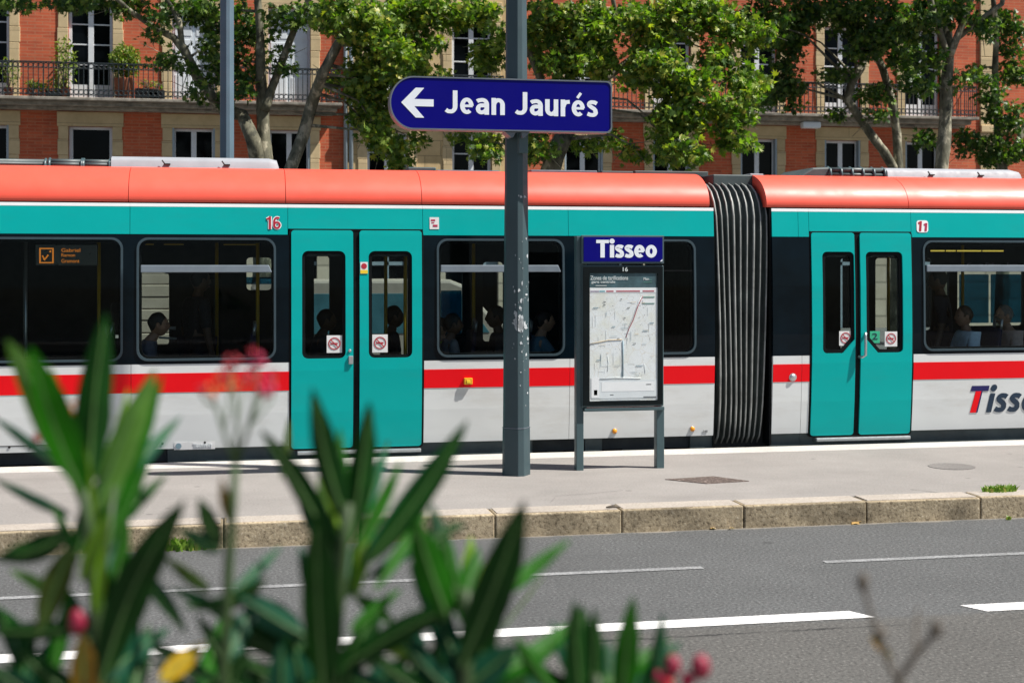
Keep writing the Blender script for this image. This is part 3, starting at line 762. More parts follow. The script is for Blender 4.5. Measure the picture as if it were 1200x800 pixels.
plate('sticker', [[(x0, z0), (x1, z0), (x1, z1), (x0, z1)]], yb - .001, yb + .001, M['ivory'], tram, True)
for a, b, c_, d_ in ((.15, .6, .68, .82), (.2, .5, .5, .58), (.35, .85, .2, .38)):
    plate('sticker_mark', [[(x0 + (x1 - x0) * p_, z0 + (z1 - z0) * q_) for p_, q_ in ((a, c_), (b, c_), (b, d_), (a, d_))]], yb - .003, yb - .0015, M['petalp'], tram, True)
# fleet marks at the foot of the left panel
z0, z1 = Z(225, 526, Y0), Z(225, 519.5, Y0)
plate('maker_plate', [[(xp(204), z0 - .01), (xp(252), z0 - .01), (xp(252), z1 + .01), (xp(204), z1 + .01)]], Y0 - .003, Y0 - .001, M['ivory'], tram, True)
plate('maker_mark', [[(xp(209) + .028 * math.cos(k * .4), (z0 + z1) / 2 + .028 * math.sin(k * .4)) for k in range(16)]], Y0 - .006, Y0 - .004, M['mapblue'], tram, True)
text('maker_mark', 'TRAMWAY', xp(226), xp(249), z0 + .006, z1 - .006, Y0 - .005, M['mapgrey'], tram, .01, bend=True)
text('fleet_number', '348', xp(825.5), xp(831), Z(828, 507, Y0), Z(828, 504.3, Y0), Y0 - .004, M['mapink'], tram, .01, bend=True)
def lamp_round(px, py, r, mat):
    p = at(px, py, Y0); yy = Y0 + off(p.z)
    o = part('marker_lamp', M['alu'] if mat == 'amber' else M['alu'], MB().tube([(p.x, yy - .006, p.z), (p.x, yy + .02, p.z)], r * 1.25, 14), .003)
    MB().ball((p.x, yy - .006, p.z), (r, .016, r), 12, 8).build('lens', M[mat], o)
lamp_round(721.5, 505.5, .026, 'amber'); lamp_round(813, 503, .026, 'amber'); lamp_round(929.5, 442, .034, 'alu')
p = at(548.5, 446.5, Y0)
o = part('reflector', M['amberbox'], MB().box(p.x - .042, p.x + .042, Y0 + .0 - .022, Y0 + .01, p.z - .032, p.z + .032), .006)
MB().box(p.x - .018, p.x + .018, Y0 - .028, Y0 - .021, p.z - .018, p.z + .012).build('lens', M['yellow'], o, .003)
# operator's name on the side
z0, z1 = Z(1150, 483.5, Y0), Z(1150, 452, Y0)
yl = Y0 - .003
xT = lambda p: X(p, Y0)
tb0 = z1 - (z1 - z0) * .20
plate('logo', [[(xT(1138.5), tb0), (xT(1159.5), tb0), (xT(1160.5), z1), (xT(1140), z1)]], yl - .001, yl + .001, M['lognavy'], tram, True)
plate('logo', [[(xT(1138.5), z0), (xT(1145.5), z0), (xT(1151), tb0), (xT(1144.5), tb0)]], yl - .001, yl + .001, M['red'], tram, True)
plate('logo', [[(xT(1145.7), z0), (xT(1147.5), z0), (xT(1152.5), tb0), (xT(1151.1), tb0)]], yl - .001, yl + .001, M['lognavy'], tram, True)
lettering('logo', 'isseo', xT(1157), xT(1233), z0, z1 - .006, yl, M['logoblue'], tram, .215, .075, .20, True)
# bellows
bel = None
nrib = 9
pathb = [(.62, 2.88), (.48, 2.875), (.36, 2.84), (.24, 2.77), (.15, 2.66), (.10, 2.52), (.085, 2.3), (.075, 1.9), (.07, 1.4), (.075, .9), (.09, .6), (.12, .4), (.16, .25), (.24, .17), (.4, .13)]
def belx(u, z):            # ribs bunch a little towards the foot
    s = 1 - .10 * max(0, (2.6 - z)) / 2.4
    return (BX0 + BX1) / 2 + (u - .5) * (BX1 - BX0 - .03) * s + .03 * math.sin(z * 1.3 + u * 5) * .5
NU = nrib * 6
m = MB(); v = []; f = []
for (dy, z) in pathb:
    for i in range(NU + 1):
        u = i / NU; w = .5 - .5 * math.cos(2 * math.pi * u * nrib)
        nx = .055 * (1 - w)
        k = min(1, max(0, (2.8 - z) / .4)); v.append((belx(u, z), Y0 + dy + nx * (k if z > .3 else 1) + (0 if k == 1 else 0), z - nx * (1 - k)))
for j in range(len(pathb) - 1):
    for i in range(NU): a = j * (NU + 1) + i; f.append((a, a + 1, a + NU + 2, a + NU + 1))
m.add(v, f, True); bel = part('bellows', M['rubberg'], m)
for r_ in range(nrib):
    u = (r_ + .5) / nrib
    MB().tube([(belx(u, z), Y0 + dy - .004, z) for dy, z in pathb[1:-1]], [.0085 + .003 * ((r_ * 7) % 3 == 0)] * (len(pathb) - 2), 8).build('bellows_rib', M['rib'], bel)
part('bellows_core', M['under'], MB().box(BX0 - .02, BX1 + .02, Y0 + .24, Y1 - .2, .1, 2.6))
part('coupling_hood', M['skirt'], MB().box(X(834, Y0 + .5), X(896, Y0 + .5), Y0 + .46, Y1 - .5, 2.80, Z(865, 205, Y0 + .5)), .012)
part('coupling_hood', M['fair'], MB().box(X(879, Y0 + .6), X(895, Y0 + .6), Y0 + .6, Y0 + 1.2, 2.9, Z(887, 203.5, Y0 + .6)), .01)
part('coupling_frame', M['rubber'], MB().box(BX1 - .02, BX1 + .0, Y0 + .05, Y0 + .3, .16, 2.60))
part('coupling_frame', M['rubber'], MB().box(BX0 + .0, BX0 + .012, Y0 + .05, Y0 + .3, .16, 2.60))
# inside: floor, ceiling, far side wall with its own window openings
FZ = .25
for a, b in ((TX0 + .02, BX0 + .0), (BX1 + .0, TX1 - .02)):
    part('cabin_floor', M['inside'], MB().box(a, b, Y0 + .14, Y1 - .06, FZ - .08, FZ))
    part('cabin_ceiling', M['insidel'], MB().box(a, b, Y0 + .10, Y1 - .06, 2.40, 2.495))
for a, b in ((TX0, xp(341)), (xp(495), BX0), (BX1, xp(951)), (xp(1069), TX1)):
    part('wall_lining', M['inside'], MB().box(a, b, Y0 + .115, Y0 + .15, .15, 1.06))
    part('wall_lining', M['inside'], MB().box(a, b, Y0 + .105, Y0 + .15, 2.30, 2.41))
Yf = Y1 - .06
fw = [(-60, -20, 1.15, 2.0), (130, 146, 1.2, 1.6), (163.5, 198, 1.12, 1.93), (205, 300, 1.72, 1.98), (289, 318, 1.73, 2.1), (368, 386, .9, 2.12), (436, 478, .8, 2.12), (516, 542, 1.2, 1.98),
      (566, 590, 1.12, 2.05), (985, 1001, .9, 2.1), (1026, 1053, .9, 2.1), (1122, 1199, 1.25, 1.98), (1098, 1112, 1.2, 2.0), (1078, 1092, 1.2, 2.1), (1250, 1330, 1.2, 2.1)]
fw.sort()
fw = [w for w in fw if w[0] != 205]
fw2 = []
for w in fw:
    if fw2 and w[0] < fw2[-1][1] + 3: continue
    fw2.append(w)
holes_l = [w for w in fw2 if w[1] < 838]; holes_r = [w for w in fw2 if w[0] > 905]
for a, b, hs in ((TX0, BX0, holes_l), (BX1, TX1, holes_r)):
    wl = plate('far_side_wall', [[(a, .15), (b, .15), (b, 2.55), (a, 2.55)]] + [rrect(X(w[0], Yf), X(w[1], Yf), w[2], w[3], .04, 3) for w in hs], Yf, Yf + .05, M['inside'], tram)
    for w in hs:
        plate('pane', [rrect(X(w[0], Yf), X(w[1], Yf), w[2], w[3], .04, 3)], Yf + .02, Yf + .025, M['glass'], wl)
    part('far_side_skin', M['teal'], MB().box(a, b, Yf + .052, Yf + .06, .2, .78))
    part('cabin_end', M['inside'], MB().box(a - .0 if a != BX1 else a + .02, (a + .04) if a != BX1 else a + .05, Y0 + .16, Yf, .2, 2.4)) if a == TX0 else part('cabin_end', M['inside'], MB().box(b - .04, b, Y0 + .16, Yf, .2, 2.4))
# blue partition panels, display, ceiling strips, handrails, seats
part('partition', M['frosted'], MB().box(X(1125, Yf - .3), X(1159, Yf - .3), Yf - .3, Yf - .27, 1.3, 1.9), .01)
part('partition', M['frosted'], MB().box(X(1162, Yf - .3), X(1197, Yf - .3), Yf - .3, Yf - .27, 1.3, 1.9), .01)
part('partition', M['frosted'], MB().box(X(238, Yf - .2), X(258, Yf - .2), Yf - .2, Yf - .18, 1.86, 1.97), .004)
part('partition', M['frosted'], MB().box(X(289, Yf - .2), X(318, Yf - .2), Yf - .2, Yf - .18, 1.80, 1.88), .004)
part('partition', M['frosted'], MB().box(X(517, Yf - .1), X(541, Yf - .1), Yf - .1, Yf - .08, 1.2, 1.72), .004)
text('route_strip', 'Cours Dillon - Jean', X(1133, Yf - .3), X(1192, Yf - .3), 1.985, 2.04, Yf - .305, M['mappurple'], tram, .02)
for a, b in ((1093, 1107), (1111, 1120), (1124, 1150), (1154, 1176), (165, 180), (192, 215), (262, 300)):
    yy = Y0 + .7
    part('ceiling_lamp', M['ledy'] if a > 1000 else M['handrail'], MB().box(X(a, yy), X(b, yy), yy, yy + .05, 2.165, 2.18) if a > 1000 else MB().box(X(a, yy), X(b, yy), yy, yy + .05, 2.215, 2.225))
ds = part('display', M['screen'], MB().box(xp(40), xp(113), Y0 + .10, Y0 + .16, Z(75, 311, Y0 + .1), Z(75, 286.5, Y0 + .1)), .005)
yd = Y0 + .097
a, b, z0, z1 = X(46, yd), X(63, yd), Z(55, 308.5, yd), Z(55, 290.5, yd)
plate('display_mark', [[(a, z0), (b, z0), (b, z1), (a, z1)], [(a + .014, z0 + .012), (b - .014, z0 + .012), (b - .014, z1 - .012), (a + .014, z1 - .012)]], yd - .002, yd, M['led'], ds)
def seg(ps, w=.005): return MB().tube(ps, w, 5)
sx, sz = lambda u: a + (b - a) * u, lambda u: z0 + (z1 - z0) * u
for poly in ([(.22, .5), (.36, .22), (.62, .55)], [(.36, .22), (.30, .38)], [(.72, .72), (.80, .82)]):
    seg([(sx(u), yd - .003, sz(w)) for u, w in poly], .008).build('display_mark', M['led'], ds)
for body, p0, p1, t, bt in (('Gabriel', 72, 94, 291, 295.3), ('Ramon', 72, 88, 297, 300.7), ('Gramont', 72, 93, 303.5, 307.8)):
    text('display_text', body, X(p0, yd), X(p1, yd), Z(80, bt, yd), Z(80, t, yd), yd - .001, M['led'], ds)
for px, dy in ((116, 1.2), (302, 1.0), (254, 1.6), (452, 1.3), (475, .45), (555, 1.2), (1128, 1.5), (1041, 1.6), (30, 1.4)):
    yy = Y0 + dy
    part('handrail', M['handrail'] if px != 30 else M['alu'], MB().tube([(X(px, yy), yy, FZ), (X(px, yy), yy, 2.41)], .019, 8))
seat_z = .71
def seat(px, dy, face):
    yy = Y0 + dy; x = X(px, yy)
    m = MB().box(x - .22, x + .22, yy - .22, yy + .22, seat_z - .07, seat_z)
    o = part('seat', M['seat'], m, .03)
    xb = x - face * .24
    MB().prism([(xb - .035, seat_z - .02), (xb + .035, seat_z - .02), (xb + .02 - face * .06, seat_z + .62), (xb - .03 - face * .06, seat_z + .62)], yy - .21, yy + .21).build('backrest', M['seat'], o, .03)
    MB().tube([(x, yy, FZ), (x, yy, seat_z - .06)], .05, 8).build('pedestal', M['skirt'], o)
    MB().tube([(xb - face * .06, yy - .2, seat_z + .60), (xb - face * .07, yy - .2, seat_z + .70), (xb - face * .07, yy - .05, seat_z + .73), (xb - face * .06, yy - .05, seat_z + .62)], .016, 8).build('grip', M['alu'], o)
SEATS = [(164, .55, 1), (262, .85, -1), (300, 1.2, -1), (20, .6, 1), (372, 1.3, 1), (458, 1.5, 1), (527, .55, 1), (521, 1.15, -1), (585, 1.0, -1), (636, .6, 1), (1133, .6, -1), (1186, .75, -1), (95, .9, -1)]
for s_ in SEATS: seat(*s_)
# wheels and underframe gear glimpsed between the skirts
for px in (30, 182, 655, 740, 795):
    p = xp(px)
    part('wheel', M['rubber'], MB().tube([(p, Y0 + .16, .34), (p, Y0 + .42, .34)], .34, 24), .02)
part('underframe', M['under'], MB().box(TX0, TX1, Y0 + .45, Y1 - .3, .09, .2))
for px, w, z in ((697, .12, .2), (655, .09, .19), (757, .2, .17), (640, .06, .2)):
    part('underframe_box', M['skirt'], MB().box(xp(px) - w, xp(px) + w, Y0 + .14, Y0 + .3, z - .05, z + .05), .01)
for x in (TX0, TX1):
    part('cab_end', M['black'], MB().box(x - .03, x + .03, Y0 + .1, Y1 - .05, .15, 2.9), .02)

# ================================================================== PASSENGERS
def skin_mesh(pts, edges, rad, sub=2, root=0):
    me = bpy.data.meshes.new('sk'); me.from_pydata(pts, edges, [])
    o = bpy.data.objects.new('sk', me); col.objects.link(o)
    sm = o.modifiers.new('s', 'SKIN'); sm.use_smooth_shade = True
    for i, v in enumerate(me.skin_vertices[0].data): v.radius = (rad[i], rad[i]); v.use_root = (i == root)
    sb = o.modifiers.new('u', 'SUBSURF'); sb.levels = sub; sb.render_levels = sub
    dg = bpy.context.evaluated_depsgraph_get(); dg.update()
    out = bpy.data.meshes.new_from_object(o.evaluated_get(dg))
    bpy.data.objects.remove(o); bpy.data.meshes.remove(me)
    return out
def person(label, loc, face, pose, skin, hair, shirt, trousers, lean=0, arms='lap', scale=1.0, longhair=False, sleeve=.5):
    root = thing('person', label, 'person', loc, 'passengers inside the tram')
    P = []; Rr = []; E = []
    def v(p, r, par=None):
        P.append(Vector(p)); Rr.append(r)
        if par is not None: E.append((par, len(P) - 1))
        return len(P) - 1
    b = .10 if pose == 'sit' else .93
    L = lean
    pel = v((0, 0, b), .125); bel_ = v((-.01 + L * .08, 0, b + .17), .115, pel); ch = v((-.01 + L * .2, 0, b + .36), .135, bel_)
    nb = v((L * .3, 0, b + .50), .07, ch); nk = v((.015 + L * .35, 0, b + .545), .055, nb); hd = v((.03 + L * .4, 0, b + .60), .05, nk)
    torso = [pel, bel_, ch, nb]; armv = {}; legv = {}
    for s in (-1, 1):
        sh = v((L * .26, s * .17, b + .45), .058, ch)
        if arms == 'lap' or (arms == 'one' and s > 0): el = (.07 + L * .2, s * .23, b + .20); wr = (.27 + L * .1, s * .13, b + .14)
        elif arms == 'one': el = (.16 + L * .2, s * .26, b + .22); wr = (.42, s * .24, b + .22)
        elif arms == 'up': el = (.16, s * .24, b + .30); wr = (.22, s * .13, b + .50)
        else: el = (-.02, s * .24, b + .17); wr = (.04, s * .25, b - .08)
        e = v(el, .043, sh); w = v(wr, .028, e)
        d = (Vector(wr) - Vector(el)).normalized(); sd = Vector((0, -s, 0)) if abs(d.y) < .9 else Vector((1, 0, 0)); upv = d.cross(sd)
        pa = v(Vector(wr) + d * .07, .030, w)
        for q, ln in ((-.028, .055), (-.01, .068), (.01, .064), (.026, .05)):
            k1 = v(Vector(wr) + d * .105 + upv * q, .0095, pa); k2 = v(Vector(wr) + d * (.105 + ln * .6) + upv * q + sd * .012, .0088, k1); v(Vector(wr) + d * (.105 + ln * .9) + upv * q + sd * .03, .0075, k2)
        t1 = v(Vector(wr) + d * .045 + sd * .035 + upv * .03, .011, w); v(Vector(wr) + d * .085 + sd * .05 + upv * .035, .009, t1)
        armv[s] = (sh, e, w)
        hp = v((0, s * .085, b - .02), .09, pel)
        if pose == 'sit': kn = v((.42, s * .11, b), .066, hp); an = v((.42, s * .11, b - .40), .042, kn); to = v((.54, s * .12, b - .47), .034, an)
        else: kn = v((.03, s * .10, .49), .062, hp); an = v((0, s * .10, .08), .042, kn); to = v((.14, s * .12, .03), .032, an)
        legv[s] = (hp, kn, an)
    me = skin_mesh([p[:] for p in P], E, Rr)
    mb = MB()
    mb.add([x.co[:] for x in me.vertices], [tuple(p.vertices) for p in me.polygons], True); bpy.data.meshes.remove(me)
    hc = P[hd] + Vector((.012 + L * .03, 0, .075))
    # head with brow, nose, lips, chin and ears, all in the body mesh
    o = len(mb.v); mb.ball(hc, (.098, .076, .122), 20, 16)
    for i in range(o, len(mb.v)):
        x, y, z = Vector(mb.v[i]) - hc
        if x > .02:
            x += .026 * math.exp(-((y / .014) ** 2) - (((z + .018) / .026) ** 2))
            x -= .010 * (math.exp(-(((abs(y) - .032) / .015) ** 2) - (((z - .012) / .016) ** 2)))
            x += .006 * math.exp(-(((z - .035) / .014) ** 2)) + .008 * math.exp(-((y / .03) ** 2) - (((z + .10) / .02) ** 2)) + .006 * math.exp(-((y / .025) ** 2) - (((z + .062) / .012) ** 2))
        if z < -.04: y *= 1 - .35 * (-.04 - z) / .08
        mb.v[i] = tuple(hc + Vector((x, y, z)))
    for s in (-1, 1): mb.ball(hc + Vector((-.005, s * .077, -.005)), (.022, .010, .032), 8, 6)
    mb.cur = 1
    for s in (-1, 1): mb.ball(hc + Vector((.080, s * .031, .012)), (.010, .013, .007), 8, 6)
    mb.cur = 2; mb.ball(hc + Vector((.090, 0, -.064)), (.009, .022, .006), 8, 6)
    parts = [mb.build('body', [SKIN[skin], EYE, LIP], root)]
    hm = MB(); o = 0; hm.ball(hc + Vector((-.014, 0, .022)), (.100, .081, .112), 18, 14)
    for i, q in enumerate(hm.v):
        x, y, z = Vector(q) - hc
        lim = .035 if x > .05 else (-.01 if x > .0 else -.075)
        if z < lim:
            t = lim
            if longhair and x < .02: hm.v[i] = tuple(hc + Vector((x * .9 - .01, y * 1.05, z * 2.0))); continue
            hm.v[i] = tuple(hc + Vector((x * .82, y * .82, max(z, t))))
        else: hm.v[i] = tuple(hc + Vector((x * (1 + .05 * math.sin(37 * y + 50 * z)), y * (1 + .04 * math.sin(60 * x)), z * (1 + .03 * math.sin(40 * x + 30 * y)))))
    parts.append(hm.build('hair', HAIR[hair], root))
    # shirt and trousers follow the body
    def garment(name, idx_edges, ids, k, mat, ext):
        mp = {i: n for n, i in enumerate(ids)}
        pts = [P[i][:] for i in ids]; rr = [Rr[i] * k + ext for i in ids]
        return pts, rr, [(mp[a], mp[b_]) for a, b_ in idx_edges]
    ids = torso + [armv[-1][0], armv[-1][1], armv[1][0], armv[1][1]]
    ed = [(pel, bel_), (bel_, ch), (ch, nb), (ch, armv[-1][0]), (armv[-1][0], armv[-1][1]), (ch, armv[1][0]), (armv[1][0], armv[1][1])]
    pts, rr, ee = garment('shirt', ed, ids, 1.06, shirt, .012)
    for s in (5, 7): pts[s] = tuple(Vector(pts[s - 1]).lerp(Vector(pts[s]), sleeve * 1.6 if sleeve < .6 else 1.0))
    g = skin_mesh(pts, ee, rr); g.materials.clear(); g.materials.append(cloth(shirt)); g.name = 'shirt'
    parts.append(link('shirt', g, root))
    ids = [pel, *legv[-1], *legv[1]]
    ed = [(pel, legv[-1][0]), (legv[-1][0], legv[-1][1]), (legv[-1][1], legv[-1][2]), (pel, legv[1][0]), (legv[1][0], legv[1][1]), (legv[1][1], legv[1][2])]
    pts, rr, ee = garment('trousers', ed, ids, 1.06, trousers, .012)
    g = skin_mesh(pts, ee, rr); g.materials.clear(); g.materials.append(cloth(trousers)); g.name = 'trousers'
    parts.append(link('trousers', g, root))
    for p_ in parts: p_.matrix_parent_inverse = Matrix.Identity(4)
    root.rotation_euler = (0, 0, face); root.scale = (scale,) * 3
    return root
def sitter(px, dy, face, label, *a, **k):
    yy = Y0 + dy; x = X(px, yy)
    return person(label, (x, yy, seat_z - .0), 0 if face > 0 else math.pi, 'sit', *a, **k)
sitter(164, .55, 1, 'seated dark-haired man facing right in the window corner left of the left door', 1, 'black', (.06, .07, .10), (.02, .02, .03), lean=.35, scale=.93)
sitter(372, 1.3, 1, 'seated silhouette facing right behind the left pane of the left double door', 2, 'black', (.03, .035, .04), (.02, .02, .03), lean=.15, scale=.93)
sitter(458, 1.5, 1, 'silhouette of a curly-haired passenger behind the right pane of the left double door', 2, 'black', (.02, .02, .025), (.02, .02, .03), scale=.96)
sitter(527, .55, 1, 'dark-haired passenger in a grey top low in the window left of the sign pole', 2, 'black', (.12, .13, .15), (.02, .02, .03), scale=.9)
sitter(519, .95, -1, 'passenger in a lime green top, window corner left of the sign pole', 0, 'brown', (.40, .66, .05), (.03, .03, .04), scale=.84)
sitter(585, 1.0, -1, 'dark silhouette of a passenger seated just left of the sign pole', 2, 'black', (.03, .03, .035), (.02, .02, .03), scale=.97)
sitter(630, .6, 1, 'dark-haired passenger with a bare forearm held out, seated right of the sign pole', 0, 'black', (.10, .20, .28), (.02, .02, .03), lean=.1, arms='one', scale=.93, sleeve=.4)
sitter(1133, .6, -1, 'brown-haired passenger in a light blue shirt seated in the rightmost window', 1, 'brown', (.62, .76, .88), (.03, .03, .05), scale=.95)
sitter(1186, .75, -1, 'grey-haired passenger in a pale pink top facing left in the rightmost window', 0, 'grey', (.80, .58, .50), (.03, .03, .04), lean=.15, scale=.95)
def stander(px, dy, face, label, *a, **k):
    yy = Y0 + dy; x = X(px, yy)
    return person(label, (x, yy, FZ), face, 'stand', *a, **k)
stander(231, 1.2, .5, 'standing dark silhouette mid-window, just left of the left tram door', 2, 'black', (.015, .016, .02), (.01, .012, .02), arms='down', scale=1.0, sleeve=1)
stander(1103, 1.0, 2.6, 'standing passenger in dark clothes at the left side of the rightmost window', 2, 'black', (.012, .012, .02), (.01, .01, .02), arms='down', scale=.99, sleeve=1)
# white table-like rail seen behind the seated man
part('grab_shelf', M['ivory'], MB().tube([(X(178, Yf - .3), Yf - .3, 1.33), (X(206, Yf - .3), Yf - .3, 1.32)], .018, 8).tube([(X(186, Yf - .3), Yf - .3, 1.22), (X(207, Yf - .3), Yf - .3, 1.205)], .012, 8))

# ================================================================== DIRECTION SIGN ON ITS POLE
PYc = 12.31; PXc = X(605, PYc)
sign = thing('direction_sign', 'navy sign reading Jean Jaurés with a left arrow on a tall grey pole', 'sign', (PXc, PYc, PZ))
def poly8(w, c, rot):
    # square with chamfered corners, wide sides w, chamfers c
    pts = []; a = 0
    h = w / 2 + c / math.sqrt(2)
    raw = [(w / 2, -h), (h, -w / 2), (h, w / 2), (w / 2, h), (-w / 2, h), (-h, w / 2), (-h, -w / 2), (-w / 2, -h)]
    q = R(rot)
    return [(x * math.cos(q) - y * math.sin(q), x * math.sin(q) + y * math.cos(q)) for x, y in raw]
def poleprism(mb, cx, cy, w0, c0, z0, w1, c1, z1, rot, seg=1):
    a = poly8(w0, c0, rot); b = poly8(w1, c1, rot)
    v = [(cx + x, cy + y, z0) for x, y in a] + [(cx + x, cy + y, z1) for x, y in b]
    mb.add(v, [(i, (i + 1) % 8, (i + 1) % 8 + 8, i + 8) for i in range(8)] + [tuple(reversed(range(8))), tuple(range(8, 16))])
ROT = -25 - math.degrees(YAW)
k0 = .256 / 34
zj = Z(605, 500, PYc)
m = MB(); poleprism(m, PXc, PYc, 17.6 * k0 * 1.0, 10.4 * k0 * .75, PZ - .05, 17.2 * k0, 10 * k0 * .75, zj - .006, ROT); m.build('pole_base', M['pole'], sign, .006)
m = MB(); poleprism(m, PXc, PYc, 16.6 * k0, 10.0 * k0 * .75, zj - .02, 9.5 * k0, 6.4 * k0 * .75, 7.5, ROT)
pole = m.build('pole', M['pole'], sign, .006)
m = MB(); poleprism(m, PXc, PYc, 17.5 * k0, 10.2 * k0 * .75, zj - .006, 17.5 * k0, 10.2 * k0 * .75, zj + .001, ROT); m.build('pole_collar', M['signrim'], sign)
# torn paper residue on the facing chamfer and side: small thin irregular flakes that follow the pole's facets
def facet(z, side):
    f_ = (z - zj) / (7.5 - zj); w = (16.6 + (9.5 - 16.6) * f_) * k0; c_ = (10.0 + (6.4 - 10.0) * f_) * k0 * .75
    p = poly8(w, c_, ROT)
    return {'front': (p[7], p[0]), 'chamf': (p[0], p[1]), 'right': (p[1], p[2])}[side]
def flake(side, u, z, su, sz_, seed):
    r2 = random.Random(seed); n = 11; o3 = []
    for k in range(n):
        q = 2 * math.pi * k / n; rr = r2.uniform(.45, 1)
        uu = u + su * rr * math.cos(q); zz_ = z + sz_ * rr * math.sin(q)
        uu = min(.97, max(.03, uu)); A, B = facet(zz_, side)
        x = A[0] + (B[0] - A[0]) * uu; y = A[1] + (B[1] - A[1]) * uu
        nx, ny = (B[1] - A[1]), -(B[0] - A[0]); l = math.hypot(nx, ny)
        o3.append((PXc + x + nx / l * .0035, PYc + y + ny / l * .0035, zz_))
    return o3
fm = MB()
zf = lambda py: Z(605, py, PYc)
specs = [('chamf', .55, 378, .95, .06), ('chamf', .4, 383, .9, .045), ('front', .9, 380, .3, .045), ('front', .86, 375, .26, .04), ('right', .15, 380, .3, .05), ('chamf', .5, 378, .6, .075), ('chamf', .35, 381, .5, .055), ('chamf', .7, 373, .4, .05), ('chamf', .3, 371, .3, .03), ('front', .93, 378, .22, .05), ('front', .88, 369, .15, .04), ('front', .78, 366, .12, .022), ('front', .9, 371, .1, .018), ('chamf', .8, 385, .2, .05), ('right', .3, 383, .3, .03), ('right', .5, 345, .3, .015), ('right', .7, 397, .2, .02), ('chamf', .2, 340, .2, .02), ('chamf', .6, 352, .25, .03), ('chamf', .4, 360, .3, .02), ('chamf', .75, 332, .15, .03), ('front', .75, 341, .08, .02), ('front', .65, 336, .05, .012), ('front', .6, 378, .06, .01), ('chamf', .5, 401, .2, .02), ('chamf', .7, 411, .15, .015), ('right', .4, 415, .2, .02), ('chamf', .6, 231, .3, .015), ('chamf', .2, 230, .2, .012), ('right', .3, 231, .4, .012), ('chamf', .5, 435, .12, .008), ('right', .6, 460, .15, .012), ('right', .7, 300, .15, .02), ('right', .5, 280, .1, .012)]
specs2 = []
r2 = random.Random(5)
for i in range(46): specs2.append((r2.choice(['chamf', 'right', 'chamf', 'front']), r2.uniform(.1, .95), r2.gauss(375, 40), r2.uniform(.03, .1), r2.uniform(.004, .012)))
for i, (sd, u, py, su, sz_) in enumerate(specs + specs2):
    if sd == 'front' and u < .5: u = 1 - u * .5
    o3 = flake(sd, u, zf(py), su, sz_, i + 3); MB().add(o3, [tuple(range(len(o3)))]).build('paper_scrap', M['polew'], sign)
# sign box
YS = 12.06
sx0, sx1 = X(456.5, YS), X(717, YS); sz1, sz0 = Z(600, 92.5, YS), Z(600, 154, YS)
def signshape(g):
    x0, x1, z0, z1 = sx0 + g, sx1 - g, sz0 + g, sz1 - g; r = (z1 - z0) / 2; p = []
    rb = .045
    for cx, cz, a in ((x1 - rb, z1 - rb, 0),):
        for k in range(7): q = R(a + 90 * k / 6); p.append((cx + rb * math.cos(q), cz + rb * math.sin(q)))
    rl = r * .98
    for k in range(25):
        q = R(90 + 180 * k / 24); p.append((x0 + rl * .92 + rl * .92 * math.cos(q), (z0 + z1) / 2 + r * math.sin(q)))
    for k in range(7): q = R(270 + 90 * k / 6); p.append((x1 - rb + rb * math.cos(q), z0 + rb + rb * math.sin(q)))
    return p
bx = plate('sign_box', [signshape(0)], YS, YS + .13, M['signrim'], sign, bevel=.006)
plate('rim', [signshape(0), signshape(.012)], YS - .012, YS - .0005, M['signrim'], bx, bevel=.003)
fc = plate('sign_face', [signshape(.0125)], YS - .006, YS - .001, M['navy'], sign)
z1, z0 = Z(522, 107, YS), Z(522, 134.8, YS)
def stroke_text(): pass
lettering('lettering', 'Jean Jaur\u00e9s', X(521, YS), X(700.5, YS), Z(610, 135.6, YS), Z(610, 108.2, YS), YS - .0065, M['letter'], fc, .192, .075)
ax0, ax1, axt = X(470, YS), X(508, YS), X(497, YS)
zc_ = Z(485, 120.5, YS); hh = Z(485, 103, YS) - zc_; sh = hh * .24
plate('arrow', [[(ax0, zc_), (X(487, YS), zc_ + hh), (axt, zc_ + hh), (X(485.5, YS), zc_ + sh), (ax1, zc_ + sh), (ax1, zc_ - sh), (X(485.5, YS), zc_ - sh), (axt, zc_ - hh), (X(487, YS), zc_ - hh)]], YS - .0085, YS - .0065, M['letter'], fc)
# clamps, little box under the sign
MB().box(PXc - .12, PXc + .12, YS + .131, PYc - .05, sz0 + .06, sz0 + .10).box(PXc - .12, PXc + .12, YS + .131, PYc - .05, sz1 - .10, sz1 - .06).build('bracket', M['signrim'], sign, .004)
xa, xb = X(592, YS), X(622, YS)
MB().prism([(xa, sz0 - .002), (xa + .1, sz0 - .002), (xa + .075, sz0 - .05), (xa + .06, sz0 - .05)], YS + .02, PYc - .06).prism([(xb - .08, sz0 - .002), (xb, sz0 - .002), (xb - .05, sz0 - .05), (xb - .07, sz0 - .05)], YS + .02, PYc - .06).build('gusset', M['signrim'], sign, .003)
cz0, cz1 = Z(613, 181, PYc), Z(613, 157, PYc)
q = R(20 + math.degrees(-YAW)) ; nx, ny = math.sin(R(20) - YAW + 0), -math.cos(R(20) - YAW)
jb = MB(); tx, ty = -ny, nx
cxp, cyp = PXc + nx * .115 + tx * .012, PYc + ny * .115 + ty * .012
v = []
for z in (cz0, cz1):
    for a_, b_ in ((-.04, -.03), (.045, -.03), (.045, .035), (-.04, .035)): v.append((cxp + tx * a_ + nx * b_, cyp + ty * a_ + ny * b_, z))
jb.add(v, [(0, 1, 2, 3), (7, 6, 5, 4), (0, 4, 5, 1), (1, 5, 6, 2), (2, 6, 7, 3), (3, 7, 4, 0)])
jb.build('junction_box', M['panel'], sign, .006)

